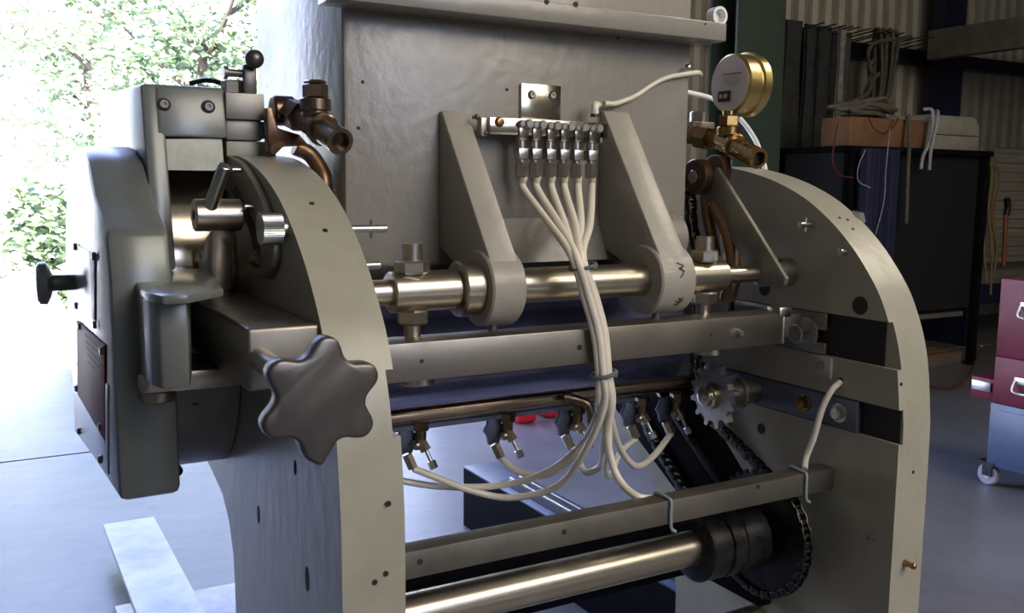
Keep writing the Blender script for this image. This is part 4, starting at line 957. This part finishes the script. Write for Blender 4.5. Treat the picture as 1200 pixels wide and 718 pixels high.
mb = MB(); mb.tube(kn, .019, 8); tag(mb.build('knotted_rope', 'rope'), 'knotted brown rope hanging at the left edge of the rope skein', 'rope')
# mezzanine timber, ribbed door, small bench, yellow ropes, spade
pb = at(1088, 36, y=6.4); pb2 = at(1088, 70, y=6.4)
mb = MB(); mb.box((pb.x, 3.0, pb2.z), (pb.x + .12, 6.4, pb.z), .005); struct(mb.build('trim_5', 'timber'))
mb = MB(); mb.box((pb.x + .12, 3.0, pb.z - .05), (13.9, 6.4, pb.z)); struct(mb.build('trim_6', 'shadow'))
p0, p1 = at(1167, 172, y=6.3), at(1199, 310, y=6.3)
mb = MB(); zz = p1.z - .1; top = p0.z; pr = []
while zz < top: pr += [(6.30, zz), (6.27, zz + .02), (6.27, zz + .055), (6.30, zz + .075)]; zz += .10
pr += [(6.34, top), (6.34, p1.z - .1)]
mb.prism(pr, 'x', p0.x, p0.x + 2.2); lv = tag(mb.build('ribbed_steel_shutter', 'wallsheet'), 'grey steel shutter of horizontal ribs, behind the red tool chest', 'shutter')
wy_ = 5.6; q0_, q1_ = at(1140, 318, y=wy_), at(1199, 330, y=wy_)
wb = empty('work_bench', (q0_.x + .9, wy_ + .3, 0)); tag(wb, 'low bench with pale worn top and navy front panel, behind the tool chest', 'bench')
mb = MB(); mb.box((q0_.x, wy_, q1_.z - .0), (q0_.x + 2.2, wy_ + .6, q0_.z), .005); mb.build('bench_top', 'timber', wb)
mb = MB(); mb.box((q0_.x + .05, wy_ + .04, .4), (q0_.x + 2.15, wy_ + .06, q1_.z - .001)); mb.build('front_panel', 'navy', wb)
for x in (q0_.x + .05, q0_.x + 2.1):
    mb = MB(); mb.box((x - .03, wy_ + .05, 0), (x + .03, wy_ + .55, q1_.z - .001)); mb.build('bench_leg', 'navy', wb)
M['ropeyellow'] = mat('faded_yellow_rope', (.20, .15, .06), .85)
for k, (px, pb_, dx) in enumerate(((1156, 330, -3), (1161, 345, 1), (1165, 320, 3), (1168, 310, -1))):
    lab = ['faded yellow rope, leftmost of the four hanging by the shutter', 'faded yellow rope, second from the left of the four by the shutter', 'faded yellow rope, third from the left of the four by the shutter', 'faded yellow rope, rightmost of the four hanging by the shutter'][k]
    rope([Vector((bx1 + .028, 5.08 + .12 * k, zb0 - .01)), P_(px, 195, 5.10 + .12 * k), P_(px - 3, 250, 5.10 + .12 * k), P_(px + dx, 290, 5.10 + .12 * k), P_(px, pb_, 5.10 + .12 * k)], .011, 'yellow_rope', 'ropeyellow', lab, 'rope', 'yellow ropes by the shutter')
sp_ = empty('hand_tool', tuple(at(1178, 312, y=5.75))); tag(sp_, 'orange-handled tool with black head leaning by the shutter', 'hand tool')
mb = MB(); mb.tube([at(1176, 312, y=5.75), at(1178, 270, y=5.78), at(1179, 250, y=5.8)], .022, 10); mb.build('tool_handle', 'orange', sp_)
mb = MB(); mb.tube([at(1179, 252, y=5.8), at(1181, 243, y=5.8), at(1180, 232, y=5.8)], .032, 12); mb.build('tool_head', 'black', sp_)
# pallet under the bench and a cord on the floor
p0 = at(1062, 443, z=.0)
pal = empty('timber_pallet', (p0.x + .5, 5.2, 0)); tag(pal, 'low timber pallet on the floor under the dark storage bench', 'pallet')
for k in range(5):
    mb = MB(); mb.box((bx0 + .3, 5.07 + k * .12, .09), (bx1 - .08, 5.16 + k * .12, .11), .003); mb.build('deck_board', 'cardboard', pal)
for y in (5.07, 5.30, 5.55):
    mb = MB(); mb.box((bx0 + .3, y, 0), (bx1 - .08, y + .08, .089), .003); mb.build('bearer', 'timber', pal)
rope([at(1090, 452, z=.012), at(1110, 455, z=.012), at(1128, 448, z=.012), at(1140, 430, z=.15), at(1150, 405, z=.4)], .008, 'red_cable', 'redcord', 'dark red cable trailing from the open drawer to the floor', 'cable')

# ------------------------------------------------------------------ outdoors: trees beyond the bay
def tree(x, y, h, rw, n, m, label, seed, trunk=True, base=0.3):
    r = random.Random(seed); root = empty('broadleaf_tree', (x, y, 0)); tag(root, label, 'tree', 'trees beyond the open bay')
    mb = MB(); mb.tube([(x, y, -.02), (x + .1, y, h * .3), (x - .1, y + .1, h * .55), (x, y, h * .8)], .1, 10, True, (.14, .04)); mb.build('trunk', 'bark', root)
    for k in range(7):
        a_ = k * .9 + r.random(); z = h * (.3 + .07 * k); mb = MB(); mb.tube([(x, y, z), (x + rw * .4 * math.cos(a_), y + rw * .3 * math.sin(a_), z + h * .1), (x + rw * .75 * math.cos(a_), y + rw * .6 * math.sin(a_), z + h * .22)], .04, 7, True, (.05, .012)); mb.build('branch', 'bark', root)
    bm = bmesh.new()
    cl = []
    for k in range(38):
        a_ = r.uniform(0, 2 * PI); f = r.random() ** .5; zz = r.uniform(base, 1.0); wd = rw * (1 - .55 * max(0, (zz - .5) * 2) ** 2)
        cl.append(Vector((x + wd * f * math.cos(a_), y + wd * .6 * f * math.sin(a_), h * zz)))
    for i in range(n):
        c = r.choice(cl) + Vector((r.gauss(0, .21), r.gauss(0, .21), r.gauss(0, .15)))
        d = Vector((r.uniform(-1, 1), r.uniform(-1, 1), r.uniform(-.6, .3))).normalized(); u, v, _ = frame(d); s_ = r.uniform(.045, .10)
        q = [c - u * s_, c + v * s_ * .5 - d * s_ * .1, c + u * s_, c - v * s_ * .5 - d * s_ * .1]
        bm.faces.new([bm.verts.new(k_) for k_ in q])
    me = bpy.data.meshes.new('foliage'); bmesh.ops.translate(bm, verts=bm.verts, vec=-Vector((x, y, 0))); bm.to_mesh(me); bm.free(); me.materials.append(M[m])
    o = bpy.data.objects.new('foliage', me); COL.objects.link(o); o.parent = root; W[o] = Vector((x, y, 0))
tree(2.9, 13.5, 5.0, 1.6, 5600, 'leafA', 'broad green tree nearest the hopper beyond the bay, right of the others', 1)
tree(-.5, 15.0, 5.6, 1.6, 4200, 'leafB', 'pale sunlit tree at the far left beyond the bay', 2)
tree(6.2, 17.5, 5.2, 1.6, 3500, 'leafB', 'pale tree half hidden behind the hopper', 3)
tree(2.0, 19.0, 6.0, 1.9, 5200, 'leafA', 'tall green tree standing farthest back between the two nearer trees', 4)
def shrub(x, y, h, rw, n, m, label, seed):
    r = random.Random(seed); bm = bmesh.new()
    for i in range(n):
        a_ = r.uniform(0, 2 * PI); f = r.random() ** .5; e = r.uniform(0, PI / 2); c = Vector((x + rw * f * math.cos(a_) * math.cos(e * .6), y + rw * .6 * f * math.sin(a_), h * f * math.sin(e) + .05))
        d = Vector((r.uniform(-1, 1), r.uniform(-1, 1), r.uniform(-1, 1))).normalized(); u, v, _ = frame(d); s_ = r.uniform(.04, .09)
        bm.faces.new([bm.verts.new(k_) for k_ in (c - u * s_, c + v * s_ * .5, c + u * s_, c - v * s_ * .5)])
    me = bpy.data.meshes.new('leafy_shrub'); bmesh.ops.translate(bm, verts=bm.verts, vec=-Vector((x, y, 0))); bm.to_mesh(me); bm.free(); me.materials.append(M[m])
    o = bpy.data.objects.new('leafy_shrub', me); COL.objects.link(o); o.location = (x, y, 0); tag(o, label, 'shrub', 'shrubs under the trees')
shrub(1.0, 11.9, 1.5, .85, 4500, 'leafA', 'low green shrub under the trees beside the gear cover', 11)
shrub(-.9, 12.6, 1.7, .85, 4500, 'leafA', 'low green shrub at the far left under the pale tree', 12)
r = random.Random(5)
M['rock'] = mat('sun_bleached_rock', (.75, .74, .72), .8)
labs = ['bleached rock, leftmost of the pile beyond the bay', 'bleached rock, tallest of the pile beyond the bay', 'bleached rock right of the tallest one in the pile', 'bleached rock nearest the gear cover in the pile']
for k, (px, py, s_) in enumerate(((-22, 292, .36), (24, 288, .48), (60, 296, .20), (88, 300, .10))):
    yk = 9.6 + .95 * (k % 2); p = at(px, 300, y=yk); mb = MB(); mb.ball((p.x, yk, .0), s_, (.8, .7, 1.25), 3)
    for v in mb.bm.verts: v.co += Vector((r.uniform(-1, 1), r.uniform(-1, 1), r.uniform(-1, 1))) * s_ * .07
    bmesh.ops.bisect_plane(mb.bm, geom=mb.bm.verts[:] + mb.bm.edges[:] + mb.bm.faces[:], plane_co=(0, 0, -.03), plane_no=(0, 0, 1), clear_inner=True)
    tag(mb.build('rock', 'rock', sharp=20), labs[k], 'rock', 'rocks beyond the bay')
